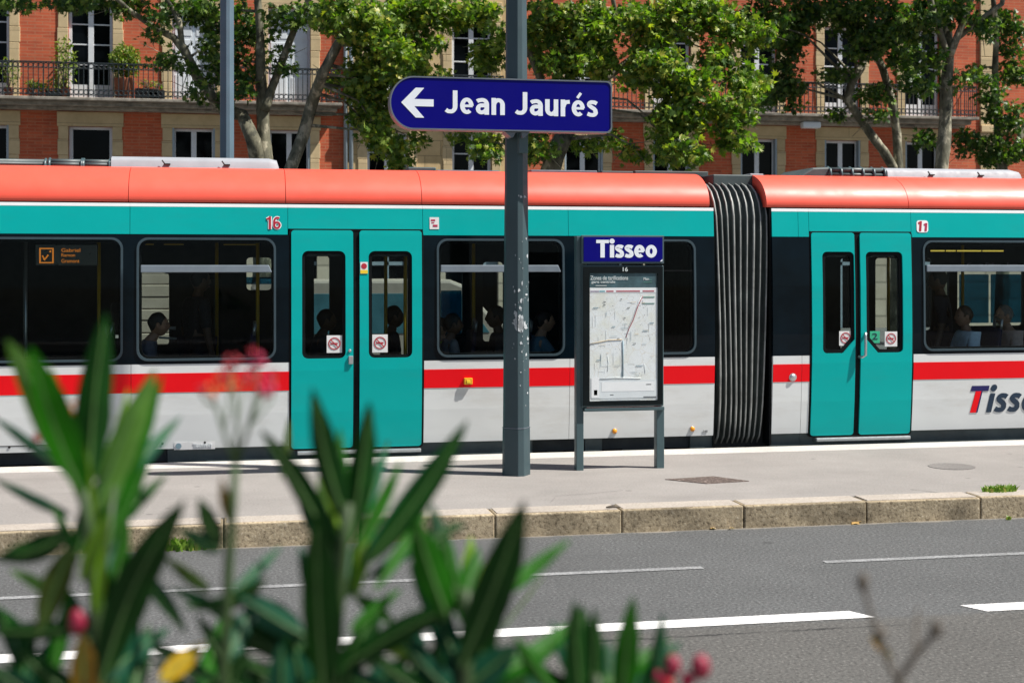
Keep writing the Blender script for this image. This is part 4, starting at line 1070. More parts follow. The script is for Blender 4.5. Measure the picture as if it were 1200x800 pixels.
# ================================================================== MAP PANEL
YP = 12.43
info = thing('map_panel', 'dark framed transit map board on two posts headed with a blue Tisseo plate', 'information panel', (X(728, YP), YP, PZ))
px = lambda p: X(p, YP); pz = lambda p, q=728: Z(q, p, YP)
for a, b in ((675.5, 684), (769.5, 778.5)):
    MB().box(px(a), px(b), YP, YP + .085, PZ - .05, pz(477) if a > 700 else pz(277)).build('post', M['panel'], info, .005)
MB().box(px(684) + .002, px(688), YP + .01, YP + .075, pz(480), pz(277)).build('post', M['panel'], info, .004)
hb = MB().box(px(680.5), px(777), YP - .03, YP + .0, pz(309), pz(276)).build('header_box', M['panel'], info, .004)
hf = MB().box(px(682.8), px(775), YP - .036, YP - .031, pz(306.6), pz(278)).build('header_plate', M['navy'], info, .001)
lettering('lettering', 'Tisseo', px(697.5), px(768.2), pz(301.8), pz(281.3), YP - .0365, M['letter'], hf, .235, .055)
MB().prism([(px(772), pz(306.3)), (px(774.8), pz(306.3)), (px(774.8), pz(303.5))], YP - .038, YP - .0365).build('corner_mark', M['letter'], hf)
cs = MB().box(px(681), px(777), YP - .02, YP + .06, pz(476), pz(311)).build('case', M['panel'], info, .006)
plate('case_frame', [[(px(682.5), pz(474)), (px(775.5), pz(474)), (px(775.5), pz(312.5)), (px(682.5), pz(312.5))], [(px(690), pz(469)), (px(769.5), pz(469)), (px(769.5), pz(320)), (px(690), pz(320))]], YP - .034, YP - .0205, M['case'], info, False, .002)
MB().box(px(684), px(777.5), YP - .03, YP + .07, pz(481), pz(477.2)).build('sill', M['panel'], info, .003)
mp_ = MB().box(px(690), px(769.5), YP - .0265, YP - .0215, pz(469), pz(337)).build('map_sheet', M['map'], info)
hd_ = MB().box(px(690), px(767.5), YP - .0265, YP - .0215, pz(336.9), pz(320)).build('map_header', M['mapbar'], info)
yq = YP - .0275
def mrect(a, b, t, bt, mat, par=mp_, name='map_mark'):
    return MB().box(px(a), px(b), yq - .0006, yq, pz(bt), pz(t)).build(name, M[mat], par)
mrect(690.3, 767.5, 337.2, 343, 'mapwhite')
yq -= .001
mrect(691, 701, 340.5, 341.8, 'mappurple'); mrect(701.5, 708, 340.5, 341.8, 'mapcyan'); mrect(709.5, 718, 340.3, 341.9, 'mapred'); mrect(721, 749, 340.3, 341.9, 'mapred'); mrect(752, 765.5, 340.3, 341.9, 'mapred')
def mline(pts, w, mat):
    MB().tube([(px(a), yq, pz(b)) for a, b in pts], w, 5).build('map_line', M[mat], mp_)
mline([(752, 347), (746, 360), (741, 375), (736, 385), (732.5, 395)], .0035, 'mapred'); mline([(750.5, 348), (745, 360), (739.5, 375), (734.5, 385)], .002, 'mapwhite')
mline([(752, 347), (750, 351), (748, 356)], .0035, 'mapink')
mline([(729, 399), (729, 415), (729, 441)], .0055, 'mapblue')
mline([(691, 402), (700, 400.5), (712, 398), (728, 397.5)], .003, 'maporange')
mline([(711, 416), (712, 425), (711, 435)], .0015, 'mapgrey'); mline([(702, 443), (720, 442), (750, 443)], .003, 'mapgrey')
mline([(754, 426), (755, 437)], .0015, 'mapgrey')
mrect(752, 766, 351, 355, 'mapwhite'); mrect(752, 766, 347.6, 348.6, 'mapgreen'); mrect(752, 766, 355, 356, 'mapgreen')
mrect(692, 768, 445, 466, 'mapgrey'); yq -= .001; mrect(692, 701, 441, 465, 'mapwhite'); mrect(695, 699, 456, 462, 'mapblue'); mrect(704, 766, 447, 458, 'mapwhite')
mrect(756, 762, 450, 451, 'mapink'); mrect(753, 768, 464.5, 465.6, 'mapink'); mrect(714, 718, 461.5, 462.3, 'mapink'); mrect(703, 750, 467, 467.8, 'mapgrey')
for a, t, w in ((706, 353, 3), (706, 356.5, 2.5), (726, 350, 2), (734, 360, 3), (694, 360, 6), (716, 382, 4), (741, 402, 3), (752, 387, 6), (698, 421, 4), (744, 428, 8), (730, 372, 2), (760, 378, 5), (722, 396, 3)):
    mrect(a, a + w, t, t + .9, 'mapink' if w < 4 else 'mapblue')
rl_ = random.Random(21)
for i in range(46):
    a = rl_.uniform(692, 762); t = rl_.uniform(350, 440)
    if rl_.random() < .5: mrect(a, a + rl_.uniform(2, 9), t, t + .35, rl_.choice(['mapgrey', 'mapblue', 'mapgrey', 'maporange']))
    else: mrect(a, a + .4, t, min(441, t + rl_.uniform(3, 16)), rl_.choice(['mapgrey', 'mapgrey', 'mapwhite', 'mapblue']))
yh = YP - .0275
text('map_title', 'Zones de tarifications', px(690.8), px(735), pz(328), pz(323), yh, M['maptext'], hd_, .02)
text('map_title', 'gare centrale', px(692), px(720), pz(332.6), pz(328.6), yh, M['maptext'], hd_, .03)
MB().box(px(697), px(710), yh - .001, yh, pz(335), pz(334.1)).build('map_title', M['maptext'], hd_)
text('map_title', 'Plan', px(753), px(759.5), pz(328.3), pz(325.2), yh, M['maptext'], hd_, .03)
MB().box(px(759.8), px(763), yh - .001, yh, pz(328.2), pz(327.6)).box(px(753), px(763), yh - .001, yh, pz(331), pz(330.3)).build('map_title', M['mapgreen'], hd_)
text('panel_number', '16', px(728.5), px(734.5), pz(318), pz(313), YP - .035, M['maptext'], info, .02)
plate('case_glass', [[(px(690), pz(469)), (px(769.5), pz(469)), (px(769.5), pz(320)), (px(690), pz(320))]], YP - .0335, YP - .032, M['clear'], info)

# ================================================================== GLIMPSED THROUGH THE TRAM WINDOWS
YV = 20.6
gx0, gx1 = X(296, YV), X(622, YV)
van = thing('parked_van', 'beige parked van glimpsed through the left tram door and windows', 'van', ((gx0 + gx1) / 2, YV + .8, .15))
def vprof(g): return [(gx0 + g, .42 + g), (gx1 - g, .42 + g), (gx1 - g, 1.05), (gx1 - .55 - g, 1.22), (gx1 - 1.0 - g, 1.72 - g), (gx1 - 1.2 - g, 1.80 - g), (gx0 + .1 + g, 1.80 - g), (gx0 + g, 1.68 - g)]
M['vanp'] = plain('beige van paint', (.34, .29, .24), .4, var=.08); M['vang'] = plain('van glass', (.05, .14, .17), .15, var=.3, scale=3)
MB().prism(vprof(0), YV, YV + 1.7).build('body', M['vanp'], van, .05)
for a, b in ((.25, 1.15), (1.25, 2.2)):
    MB().box(gx0 + a, gx0 + b, YV - .008, YV + .02, 1.02, 1.60).build('side_window', M['vang'], van, .004)
MB().prism([(gx0 + 2.3, 1.02), (gx1 - .62, 1.02), (gx1 - 1.05, 1.60), (gx0 + 2.3, 1.60)], YV - .008, YV + .02).build('side_window', M['vang'], van, .004)
for x in (gx0 + .7, gx1 - .8):
    for y in (YV - .01, YV + 1.5):
        w_ = MB().tube([(x, y, .47), (x, y + .2, .47)], .32, 24).build('wheel', M['rubber'], van, .02); MB().tube([(x, y - .006, .47), (x, y + .02, .47)], .19, 18).build('rim', M['alu'], w_)
YW = 21.5
wb = MB(); z = .15; k = 0
while z < 2.05:
    h = .165 + .01 * (k % 3); wb.box(X(140, YW), X(199, YW), YW + (.006 if k % 2 else 0), YW + .6, z + .006, z + h - .006); z += h; k += 1
o = wb.build('stone_pier', stone_mat('pale coursed stone', (.44, .37, .29), 3, 1.1, .006), bevel=.012)
tag(o, 'pale coursed stone pier seen through the tram window behind the seated man', 'pier')

# ================================================================== LAMP POST BEHIND THE TRAM
YLp = 19.0; lx = X(266, YLp)
lampo = thing('lamp_post', 'blue-grey faceted lamp post rising behind the tram roof in front of the brick building', 'lamp post', (lx, YLp, .15))
m = MB(); poleprism(m, lx, YLp, .095, .05, .14, .085, .045, 9.0, ROT); m.build('pole', M['lamp'], lampo, .004)
m = MB(); poleprism(m, lx, YLp, .14, .06, .14, .13, .055, .9, ROT); m.build('pole_base', M['lamp'], lampo, .004)
MB().tube([(lx, YLp, 8.9), (lx, YLp - .3, 9.3), (lx, YLp - 1.2, 9.5)], .04, 8).box(lx - .13, lx + .13, YLp - 1.9, YLp - 1.15, 9.45, 9.57).build('lamp_head', M['lamp'], lampo, .01)

# ================================================================== BUILDINGS
YB = 39.2
bxp = lambda p: X(p, YB)
def bz(py, p=600): return Z(p, py, YB)
SLAB0, SLAB1 = 6.08, 6.36
WT = 9.02           # top of French windows
LW0, LW1 = 3.45, 5.68
TOP = 14.2
def wall(name, a, b, z0, z1, holes, mat, parent, y=YB, depth=.28):
    xs = sorted(set([a, b] + [h for q in holes for h in q[:2]])); zz_ = sorted(set([z0, z1] + [h for q in holes for h in q[2:]]))
    m = MB()
    for i in range(len(xs) - 1):
        for j in range(len(zz_) - 1):
            cx, cz = (xs[i] + xs[i + 1]) / 2, (zz_[j] + zz_[j + 1]) / 2
            if any(h[0] < cx < h[1] and h[2] < cz < h[3] for h in holes): continue
            m.add([(xs[i], y, zz_[j]), (xs[i + 1], y, zz_[j]), (xs[i + 1], y, zz_[j + 1]), (xs[i], y, zz_[j + 1])], [(0, 1, 2, 3)])
    for h in holes:
        x0, x1, c, d = h
        for A, B in (((x0, c), (x0, d)), ((x0, d), (x1, d)), ((x1, d), (x1, c)), ((x1, c), (x0, c))):
            m.add([(A[0], y, A[1]), (B[0], y, B[1]), (B[0], y + depth, B[1]), (A[0], y + depth, A[1])], [(0, 1, 2, 3)])
    m.add([(a, y, z0), (a, y + 9, z0), (a, y + 9, z1), (a, y, z1)], [(3, 2, 1, 0)]); m.add([(b, y, z0), (b, y + 9, z0), (b, y + 9, z1), (b, y, z1)], [(0, 1, 2, 3)])
    return m.build(name, mat, parent)
def french(x0, x1, z0, z1, kind, parent, y=YB):
    yi = y + .16; w = .055; mid = (x0 + x1) / 2
    if kind == 'shut':
        o = MB().box(x0 + .01, mid - .006, yi, yi + .06, z0, z1 - .01).box(mid + .006, x1 - .01, yi, yi + .06, z0, z1 - .01).build('window', M['shut'], parent, .006)
        g = MB()
        for a, b in ((x0 + .07, mid - .06), (mid + .06, x1 - .07)):
            for c, d in ((z0 + .12, z0 + .75), (z0 + .85, z0 + 1.7), (z0 + 1.8, z1 - .14)): g.box(a, b, yi - .012, yi + .01, c, d)
        g.build('shutter_panel', M['shut'], o, .008); return
    pm = M['woodw'] if kind != 'blue' else M['woodb']
    m = MB(); m.box(x0, x0 + w + .03, yi, yi + .08, z0, z1).box(x1 - w - .03, x1, yi, yi + .08, z0, z1).box(x0 + w + .03, x1 - w - .03, yi, yi + .08, z1 - w - .02, z1).box(x0 + w + .03, x1 - w - .03, yi, yi + .08, z0, z0 + w)
    if kind == 'one':
        o = m.build('window', pm, parent, .005); bars = MB().box(x0 + .085, x0 + .10, yi + .02, yi + .06, z0 + .06, z1 - .08)
    else:
        m.box(mid - .07, mid + .07, yi - .01, yi + .07, z0 + w, z1 - w - .02)
        o = m.build('window', pm, parent, .005)
        bars = MB(); H_ = z1 - z0
        if kind == 'french':
            MB().box(x0 + .085, x1 - .085, yi + .008, yi + .06, z0 + w, z0 + .42).build('kick_panel', pm, o, .003)
            zb = [z0 + .42 + (H_ - .5) * k / 4 for k in range(1, 4)]
        elif kind == 'multi': zb = [z0 + H_ * k / 4 for k in range(1, 4)]
        else: zb = []
        for z in zb: MB().box(x0 + .085, x1 - .085, yi + .012, yi + .055, z - .018, z + .018).build('glazing_bar', pm, o, .003)
    if bars.v: bars.build('glazing_bar', pm, o, .003)
    MB().box(x0 + .02, x1 - .02, yi + .03, yi + .04, z0 + .02, z1 - .02).build('pane', M['glassd'], o)
def shutters(x0, x1, z0, z1, parent, y=YB, mat='woodb'):
    o = MB().box(x0 - .01, x0 + .05, y - .02, y + .15, z0, z1).box(x1 - .05, x1 + .01, y - .02, y + .15, z0, z1).build('folded_shutter', M[mat], parent, .004)
def surround(x0, x1, z0, z1, parent, head=.3, w=.27, y=YB, mat='stoneg', sill=True):
    m = MB(); z = z0; k = 0
    while z < z1 - .01:
        h = min(.42 if k % 2 else .52, z1 - z); e = w - .015 + (.02 if k % 2 else 0)
        m.box(x0 - e, x0, y - .035, y + .1, z + .003, z + h - .003); m.box(x1, x1 + e, y - .035, y + .1, z + .003, z + h - .003); z += h; k += 1
    m.box(x0 - w - .02, x1 + w + .02, y - .035, y + .1, z1, z1 + head)
    if sill: m.box(x0 - .1, x1 + .1, y - .09, y + .1, z0 - .1, z0 - .002)
    m.build('window_surround', M[mat], parent, .012)
def railing(a, b, y, z, parent, sides=True, h=.9, step=.125):
    m = MB()
    m.box(a, b, y - .02, y + .02, z + h - .02, z + h + .015); m.box(a, b, y - .012, y + .012, z + h - .16, z + h - .145); m.box(a, b, y - .012, y + .012, z + .055, z + .075); m.box(a, b, y - .012, y + .012, z + .20, z + .212)
    n = int((b - a) / step); st = (b - a) / n
    for k in range(n + 1):
        x = a + k * st; t = .020 if k % 9 else .03
        m.box(x - t / 2, x + t / 2, y - t / 2, y + t / 2, z, z + h - .02)
        if k < n:
            m.ring((x + st / 2, y, z + h - .083), .055, .011, 10); m.ring((x + st / 2, y, z + .138), .055, .011, 10)
    if sides:
        for x in (a, b):
            m.box(x - .012, x + .012, y, YB, z + h - .02, z + h + .01); m.box(x - .01, x + .01, y, YB, z + .055, z + .075)
            for k in range(1, 7): m.box(x - .007, x + .007, y + k * .11, y + k * .11 + .014, z, z + h)
    return m.build('railing', M['iron'], parent)
def balcony(a, b, parent, dep=.82):
    m = MB(); m.box(a, b, YB - dep, YB + .02, SLAB1 - .08, SLAB1); m.box(a + .12, b - .12, YB - dep + .24, YB + .02, SLAB0 + .08, SLAB1 - .082); m.box(a + .2, b - .2, YB - dep + .45, YB + .02, SLAB0, SLAB0 + .078)
    o = m.build('balcony', M['slab'], parent, .012)
    x = a + 1.2
    c = MB()
    while x < b - .4:
        c.prism([(x, SLAB0 - .02)] + [(x + .22, SLAB0 - .02), (x + .22, SLAB0 - .002), (x, SLAB0 - .002)], YB - .62, YB - .03); x += 2.75
    railing(a + .05, b - .05, YB - dep + .08, SLAB1, o)
    return o
YRB = YB - .74
def bays(cols_, a, b, label, name, upper, lower, mat, loc_x):
    bl = thing(name, label, 'building', (loc_x, YB, .15))
    holes = []
    W2 = .57; W1 = .56
    for c in cols_:
        holes += [(c - W2, c + W2, SLAB1 + .02, WT), (c - W1, c + W1, LW0, LW1), (c - W2, c + W2, 10.6, 12.9)]
    wall('wall', a, b, 3.2, TOP, holes, mat, bl)
    gh = [(c - .75, c + .75, .15, 2.75) for c in cols_]
    wall('base_wall', a, b, .1, 3.05, gh, M['rust'], bl, y=YB - .04)
    MB().box(a, b, YB - .12, YB + .1, 3.052, 3.198).build('string_course', M['stoneg'], bl, .02)
    MB().box(a - .1, b + .1, YB - .45, YB + .2, TOP, TOP + .4).build('cornice', M['stoneg'], bl, .03)
    MB().add([(a - .2, YB - .6, TOP + .41), (b + .2, YB - .6, TOP + .41), (b + .2, YB + 5, TOP + 2), (a - .2, YB + 5, TOP + 2), (a - .2, YB + 9.2, TOP + .41), (b + .2, YB + 9.2, TOP + .41)], [(0, 1, 2, 3), (3, 2, 5, 4), (0, 3, 4), (1, 5, 2), (0, 4, 5, 1)]).build('roof', M['tile'], bl)
    for i, c in enumerate(cols_):
        french(c - W2, c + W2, SLAB1 + .02, WT, upper[i], bl)
        surround(c - W2, c + W2, SLAB1 + .03, WT, bl, .34, sill=False)
        french(c - W1, c + W1, LW0, LW1, lower[i], bl)
        surround(c - W1, c + W1, LW0, LW1, bl, .38)
        if lower[i] == 'two': shutters(c - W1, c + W1, LW0, LW1, bl)
        french(c - W2, c + W2, 10.6, 12.9, 'french', bl); surround(c - W2, c + W2, 10.6, 12.9, bl, .3)
        MB().box(c - .75, c + .75, YB + .15, YB + .2, .15, 2.75).build('shop_door', M['glassd'], bl)
        MB().box(c - .05, c + .05, YB + .1, YB + .16, .15, 2.75).box(c - .75, c + .75, YB + .1, YB + .16, 2.0, 2.1).build('shop_frame', M['woodb'], bl)
    return bl
cL = [bxp(p) for p in (-247, -132, -16, 106, 227, 339)]
aL, bL = bxp(-330), bxp(402.5)
left = bays(cL, aL, bL, 'left red brick building with a long iron balcony of potted plants', 'brick_building', ['french', 'french', 'french', 'french', 'shut', 'shut'], ['two', 'two', 'two', 'one', 'two', 'two'], M['brick'], (aL + bL) / 2)
balcony(aL, X(401, YRB), left)
for dx, r_ in ((-.02, .055), (.13, .06)):
    x = bxp(405.5) + dx
    MB().tube([(x, YB - .1, .15), (x, YB - .1, TOP)], r_, 10).build('downpipe', M['pipe'], left)
cM = [bxp(p) for p in (454, 553)]
aM, bM = bxp(410), bxp(612)
stone = bays(cM, bL, bM, 'golden limestone building between the two brick ones, mostly behind leaves', 'stone_building', ['multi', 'multi'], ['multi', 'multi'], M['stone'], (aM + bM) / 2)
MB().box(bxp(412), bM, YB - .07, YB - .0, 6.02, 6.12).build('ledge', M['stoneg'], stone, .01)
for c in cM:
    o = MB().box(c - .9, c + .9, YB - .35, YB + .02, SLAB1 - .22, SLAB1).build('balcony', M['slab'], stone, .01)
    railing(c - .85, c + .85, YB - .3, SLAB1, o, False)
cR = [bxp(p) for p in (684, 787, 889, 987, 1081)]
aR, bR = bM, bxp(1147)
right = bays(cR, aR, bR, 'right red brick building with an iron balcony partly hidden by plane trees', 'brick_building', ['french', 'french', 'french', 'french', 'french'], ['two', 'two', 'two', 'two', 'two'], M['brick'], (aR + bR) / 2)
balcony(X(713, YRB), X(1146, YRB), right)
xl = X(950, YB - .5); MB().box(xl - .28, xl + .28, YB - .62, YB - .38, SLAB0 - .12, SLAB0 + .07).build('soffit_lamp', M['shut'], right, .04)
cF = [bxp(p) for p in (1235, 1330, 1425)]
aF, bF = bR, bxp(1520)
far = bays(cF, aF, bF, 'brick building with a pale stone corner strip at the far right edge', 'brick_building', ['french'] * 3, ['two'] * 3, M['brick'], (aF + bF) / 2)
m = MB(); z = 3.2; k = 0
while z < TOP - .01:
    h = min(.46, TOP - z); m.box(bxp(1148), bxp(1166) + (.09 if k % 2 else 0), YB - .06, YB + .1, z + .004, z + h - .004); z += h; k += 1
m.build('quoin', M['stoneg'], far, .015)
MB().box(bxp(1148), bF, YB - .12, YB - .0, 6.0, 6.2).build('ledge', M['stoneg'], far, .01)

# pots and plants on the left balcony
def leaf_cloud(n, c, rad, size, sq=(1, 1, 1), hollow=.0, droop=0.0):
    p = npr.normal(size=(n, 3)); p /= np.linalg.norm(p, axis=1)[:, None]
    p *= (hollow + (1 - hollow) * npr.random((n, 1)) ** (1 / 2.4)); p *= np.array(rad)
    return p + np.array(c)
LSH = np.array([(0, 0), (.26, -.04), (.60, .30), (.27, .36), (.46, .82), (.13, .58), (0, 1.12), (-.13, .58), (-.46, .82), (-.27, .36), (-.60, .30), (-.26, -.04)])
BSH = np.array([(0, 0), (.14, .25), (.17, .5), (.10, .8), (0, 1.0), (-.10, .8), (-.17, .5), (-.14, .25)])
def leaves_mesh(name, pos, sizes, mats, parent, shape=LSH, fold=.22, updir=.55):
    n = len(pos); S = len(shape)
    d = npr.normal(size=(n, 3)); d[:, 2] -= updir * .9; d /= np.linalg.norm(d, axis=1)[:, None]      # leaf axis, hanging a little
    nr = npr.normal(size=(n, 3)); nr[:, 2] += updir * 1.6
    s = np.cross(d, nr); s /= np.linalg.norm(s, axis=1)[:, None] + 1e-9
    nn = np.cross(s, d)
    half = S // 2
    idxR = list(range(0, half + 1)); idxL = [0] + list(range(half, S))
    px_ = shape[:, 0][None, :, None]; py_ = shape[:, 1][None, :, None]
    curl = npr.uniform(-.25, .1, size=(n, 1, 1))
    V = pos[:, None, :] + sizes[:, None, None] * (s[:, None, :] * px_ + d[:, None, :] * py_ + nn[:, None, :] * (np.abs(px_) * fold + curl * (py_ ** 2)))
    V = V.reshape(-1, 3)
    nv = len(V); lr = len(idxR); ll = len(idxL)
    base = (np.arange(n) * S)[:, None]
    loops = np.concatenate([base + np.array(idxR)[None, :], base + np.array(idxL)[None, :]], axis=1).reshape(-1)
    starts = np.stack([np.arange(n) * (lr + ll), np.arange(n) * (lr + ll) + lr], axis=1).reshape(-1)
    tot = np.tile([lr, ll], n)
    me = bpy.data.meshes.new(name); me.vertices.add(nv); me.vertices.foreach_set('co', V.astype(np.float32).reshape(-1))
    me.loops.add(len(loops)); me.loops.foreach_set('vertex_index', loops.astype(np.int32))
    me.polygons.add(len(starts)); me.polygons.foreach_set('loop_start', starts.astype(np.int32)); me.polygons.foreach_set('loop_total', tot.astype(np.int32))
    me.update(calc_edges=True); me.validate()
    for m_ in mats: me.materials.append(m_)
    return link(name, me, parent)
YPl = YB - .45
def pot_plant(p, w, h, ptop, label, kind, cat='plant', pot='terra', n=160, ls=.10):
    x = X(p, YPl); b = SLAB1
    t = thing('potted_plant', label, cat, (x, YPl, b), 'plants on the left balcony')
    m = MB()
    if kind == 'box': m.box(x - w, x + w, YPl - .1, YPl + .1, b, b + ptop)
    else: m.tube([(x, YPl, b), (x, YPl, b + ptop * .9), (x, YPl, b + ptop)], [ptop * .38, ptop * .5, ptop * .52], 14)
    m.build('pot', M[pot], t, .01)
    st = MB()
    for k in range(6): st.tube([(x, YPl, b + ptop * .8), (x + rnd.uniform(-.5, .5) * w, YPl + rnd.uniform(-.1, .1), b + ptop + h * .5), (x + rnd.uniform(-.8, .8) * w, YPl + rnd.uniform(-.15, .15), b + ptop + h * .9)], [.012, .008, .004], 5)
    st.build('stem', M['twig'], t)
    pos = leaf_cloud(n, (x, YPl, b + ptop + h * .55), (w, min(w, .3), h * .55), ls)
    leaves_mesh('foliage', pos, npr.uniform(.6, 1.2, n) * ls, [M['bush']], t, BSH)
pot_plant(10, .35, .75, .25, 'leggy plant in a pot by the left edge window on the balcony', 'pot', n=170)
pot_plant(38, .22, .25, .20, 'low dark potted plant on the balcony floor, left of the tall window', 'pot', n=120)
pot_plant(48, .25, .22, .18, 'second low potted plant on the balcony floor, between the tall window and a dark pot', 'pot', n=120)
pot_plant(76, .34, 1.25, .28, 'tall yellowish plant standing at the left side of the open tall window', 'pot', n=330, ls=.13)
pot_plant(68, .30, .35, .18, 'bushy low plant at the foot of the tall yellowish plant', 'box', n=160, pot='potd')
pot_plant(146, .42, .85, .55, 'round yellow-green bush in a tall pot right of the tall window', 'pot', n=1500, ls=.12)
pot_plant(172, .30, .25, .30, 'dark planter box with sparse sprigs right of the round bush', 'box', n=60, pot='potd')
pot_plant(184, .20, .20, .26, 'small dark planter box hung low right of the long planter', 'box', n=40, pot='potd')
pot_plant(386, .28, .75, .25, 'dark leafy plant in the shaded right end of the left balcony', 'pot', n=260)

# ================================================================== PLANE TREES
def tree(label, Yt, limbs, clusters, base_px, mat='leaf', top=None, seed=0):
    """limbs: list of [(px, py, width_px), ...] on the plane Yt (first point lowest); clusters: (px, py, rx, ry, n, dY)"""
    rg = random.Random(seed)
    bx_ = X(base_px, Yt)
    t = thing('plane_tree', label, 'tree', (bx_, Yt, .15), 'plane trees in front of the buildings')
    m = MB(); nodes_ = []
    s = F / depthY(600, Yt)
    join = None
    for li, lb in enumerate(limbs):
        pts = [at(x, y, Yt + (rg.uniform(-.25, .25) if i else 0)) for i, (x, y, w) in enumerate(lb)]
        rad = [w / s / 2 for _, _, w in lb]
        if lb[0][1] > 170 :      # runs down behind the tram to the foot
            foot = Vector((bx_ + (li * .02), Yt, .1))
            low = pts[0]; mid = low.lerp(foot, .5); mid.x = (low.x + foot.x) / 2 + .05
            pts = [foot, mid] + pts; rad = [rad[0] * 1.7, rad[0] * 1.25] + rad
        # continue above the frame
        if lb[-1][1] < 25 or lb[-1][2] > 7:
            d = (pts[-1] - pts[-2]).normalized(); d = (d + Vector((0, 0, .55))).normalized()
            p = pts[-1]; r_ = rad[-1]
            for k in range(4):
                p = p + d * 1.1 + Vector((rg.uniform(-.3, .3), rg.uniform(-.4, .4), 0)); r_ *= .72; pts.append(p); rad.append(r_)
        # smooth
        P2 = [pts[0]]; R2 = [rad[0]]
        for a, b, ra, rb in zip(pts, pts[1:], rad, rad[1:]):
            for k in (1, 2, 3): P2.append(a.lerp(b, k / 3)); R2.append((ra + (rb - ra) * k / 3) * rg.uniform(.95, 1.06))
        m.tube(P2, R2, 12)
        nodes_ += list(zip(P2, R2))
    allp = []; alls = []
    def reach(c):
        cand = [q for q in nodes_ if q[0].z < c.z + 1.5]
        q = min(cand or nodes_, key=lambda q: (q[0] - c).length)
        a = q[0]; mid = a.lerp(c, .55) + Vector((rg.uniform(-.1, .1), rg.uniform(-.1, .1), .12 * (c - a).length))
        m.tube([a, mid, c], [min(q[1] * .6, .035), .018, .008], 6)
        e = c
        for k in range(3):
            e2 = c + Vector((rg.uniform(-.5, .5), rg.uniform(-.4, .4), rg.uniform(-.45, .25))); m.tube([mid.lerp(c, .6), e2], [.010, .004], 5)
    for (x, y, rx, ry, n, dY) in clusters:
        c = at(x, y, Yt + dY); r1, r2_ = rx / s, ry / s
        # break every cluster into twig-sized tufts so gaps stay between them
        n = int(n * 1.75); k = max(2, int(n / 30)); cen = leaf_cloud(k, c, (r1, max(r1, .5) * .9, r2_), 1)
        per = int(n / k) + 1
        for q in cen:
            allp.append(leaf_cloud(per, q, (.27, .27, .16), 1)); alls.append(npr.uniform(.06, .13, per))
        reach(c)
    # crown above the frame
    cx, cz, rr, rz, nc = top
    for k in range(nc):
        a = rg.uniform(0, 6.28); q = rg.random() ** .5
        c = Vector((bx_ + cx + rr * q * math.cos(a), Yt + rr * .8 * q * math.sin(a), cz + rg.uniform(-1, 1) * rz * math.sqrt(max(.1, 1 - q * q))))
        if c.z < 7.3: continue
        nl = 130
        allp.append(leaf_cloud(nl, c, (.8, .8, .5), 1)); alls.append(npr.uniform(.16, .28, nl))
        if k % 2 == 0: reach(c)
    m.build('trunk', M['bark'], t)
    leaves_mesh('crown', np.concatenate(allp), np.concatenate(alls), [M[mat]], t)
    return t
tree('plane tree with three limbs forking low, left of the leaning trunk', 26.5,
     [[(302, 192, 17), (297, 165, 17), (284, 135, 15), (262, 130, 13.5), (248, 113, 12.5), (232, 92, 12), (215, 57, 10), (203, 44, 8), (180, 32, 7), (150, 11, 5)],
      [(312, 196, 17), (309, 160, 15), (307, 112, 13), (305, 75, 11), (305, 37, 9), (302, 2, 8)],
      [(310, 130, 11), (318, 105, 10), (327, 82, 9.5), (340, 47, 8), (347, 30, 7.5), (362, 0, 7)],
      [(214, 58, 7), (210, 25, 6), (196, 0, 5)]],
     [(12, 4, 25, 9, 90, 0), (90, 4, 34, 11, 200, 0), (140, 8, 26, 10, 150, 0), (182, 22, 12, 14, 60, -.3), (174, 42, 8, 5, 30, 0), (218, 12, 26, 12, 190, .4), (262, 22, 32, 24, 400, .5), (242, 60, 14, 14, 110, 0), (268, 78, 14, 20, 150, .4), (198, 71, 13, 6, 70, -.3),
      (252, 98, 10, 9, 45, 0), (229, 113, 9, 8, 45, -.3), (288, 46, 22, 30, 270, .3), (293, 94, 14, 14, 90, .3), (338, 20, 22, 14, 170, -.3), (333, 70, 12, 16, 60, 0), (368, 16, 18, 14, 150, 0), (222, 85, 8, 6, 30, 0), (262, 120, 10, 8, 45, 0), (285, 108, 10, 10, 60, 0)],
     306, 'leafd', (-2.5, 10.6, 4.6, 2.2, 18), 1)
tree('slim plane tree leaning right with bright hanging foliage left of the blue sign', 24.5,
     [[(340, 199, 15), (355, 160, 14.5), (366, 120, 13.5), (378, 87, 12.5), (396, 52, 11), (416, 22, 10), (432, 0, 9)]],
     [(400, 18, 22, 18, 240, 0), (428, 30, 28, 32, 480, -.4), (448, 62, 30, 38, 620, -.5), (475, 22, 34, 26, 560, 0), (508, 14, 28, 16, 420, 0), (430, 108, 24, 28, 420, -.2), (470, 82, 28, 26, 430, -.6), (494, 55, 18, 16, 170, 0), (446, 155, 20, 20, 270, -.4), (466, 182, 18, 12, 150, 0),
      (420, 92, 14, 26, 170, 0), (490, 165, 10, 8, 60, 0), (536, 18, 24, 16, 260, .4), (566, 16, 22, 16, 230, .3), (538, 157, 12, 7, 50, -.3), (505, 85, 12, 5, 40, 0), (455, 130, 20, 14, 160, 0), (425, 140, 10, 12, 70, 0), (385, 30, 10, 12, 60, 0), (395, 92, 8, 10, 40, 0)],
     318, 'leaf', (1.0, 11.0, 3.5, 2.0, 8), 2)
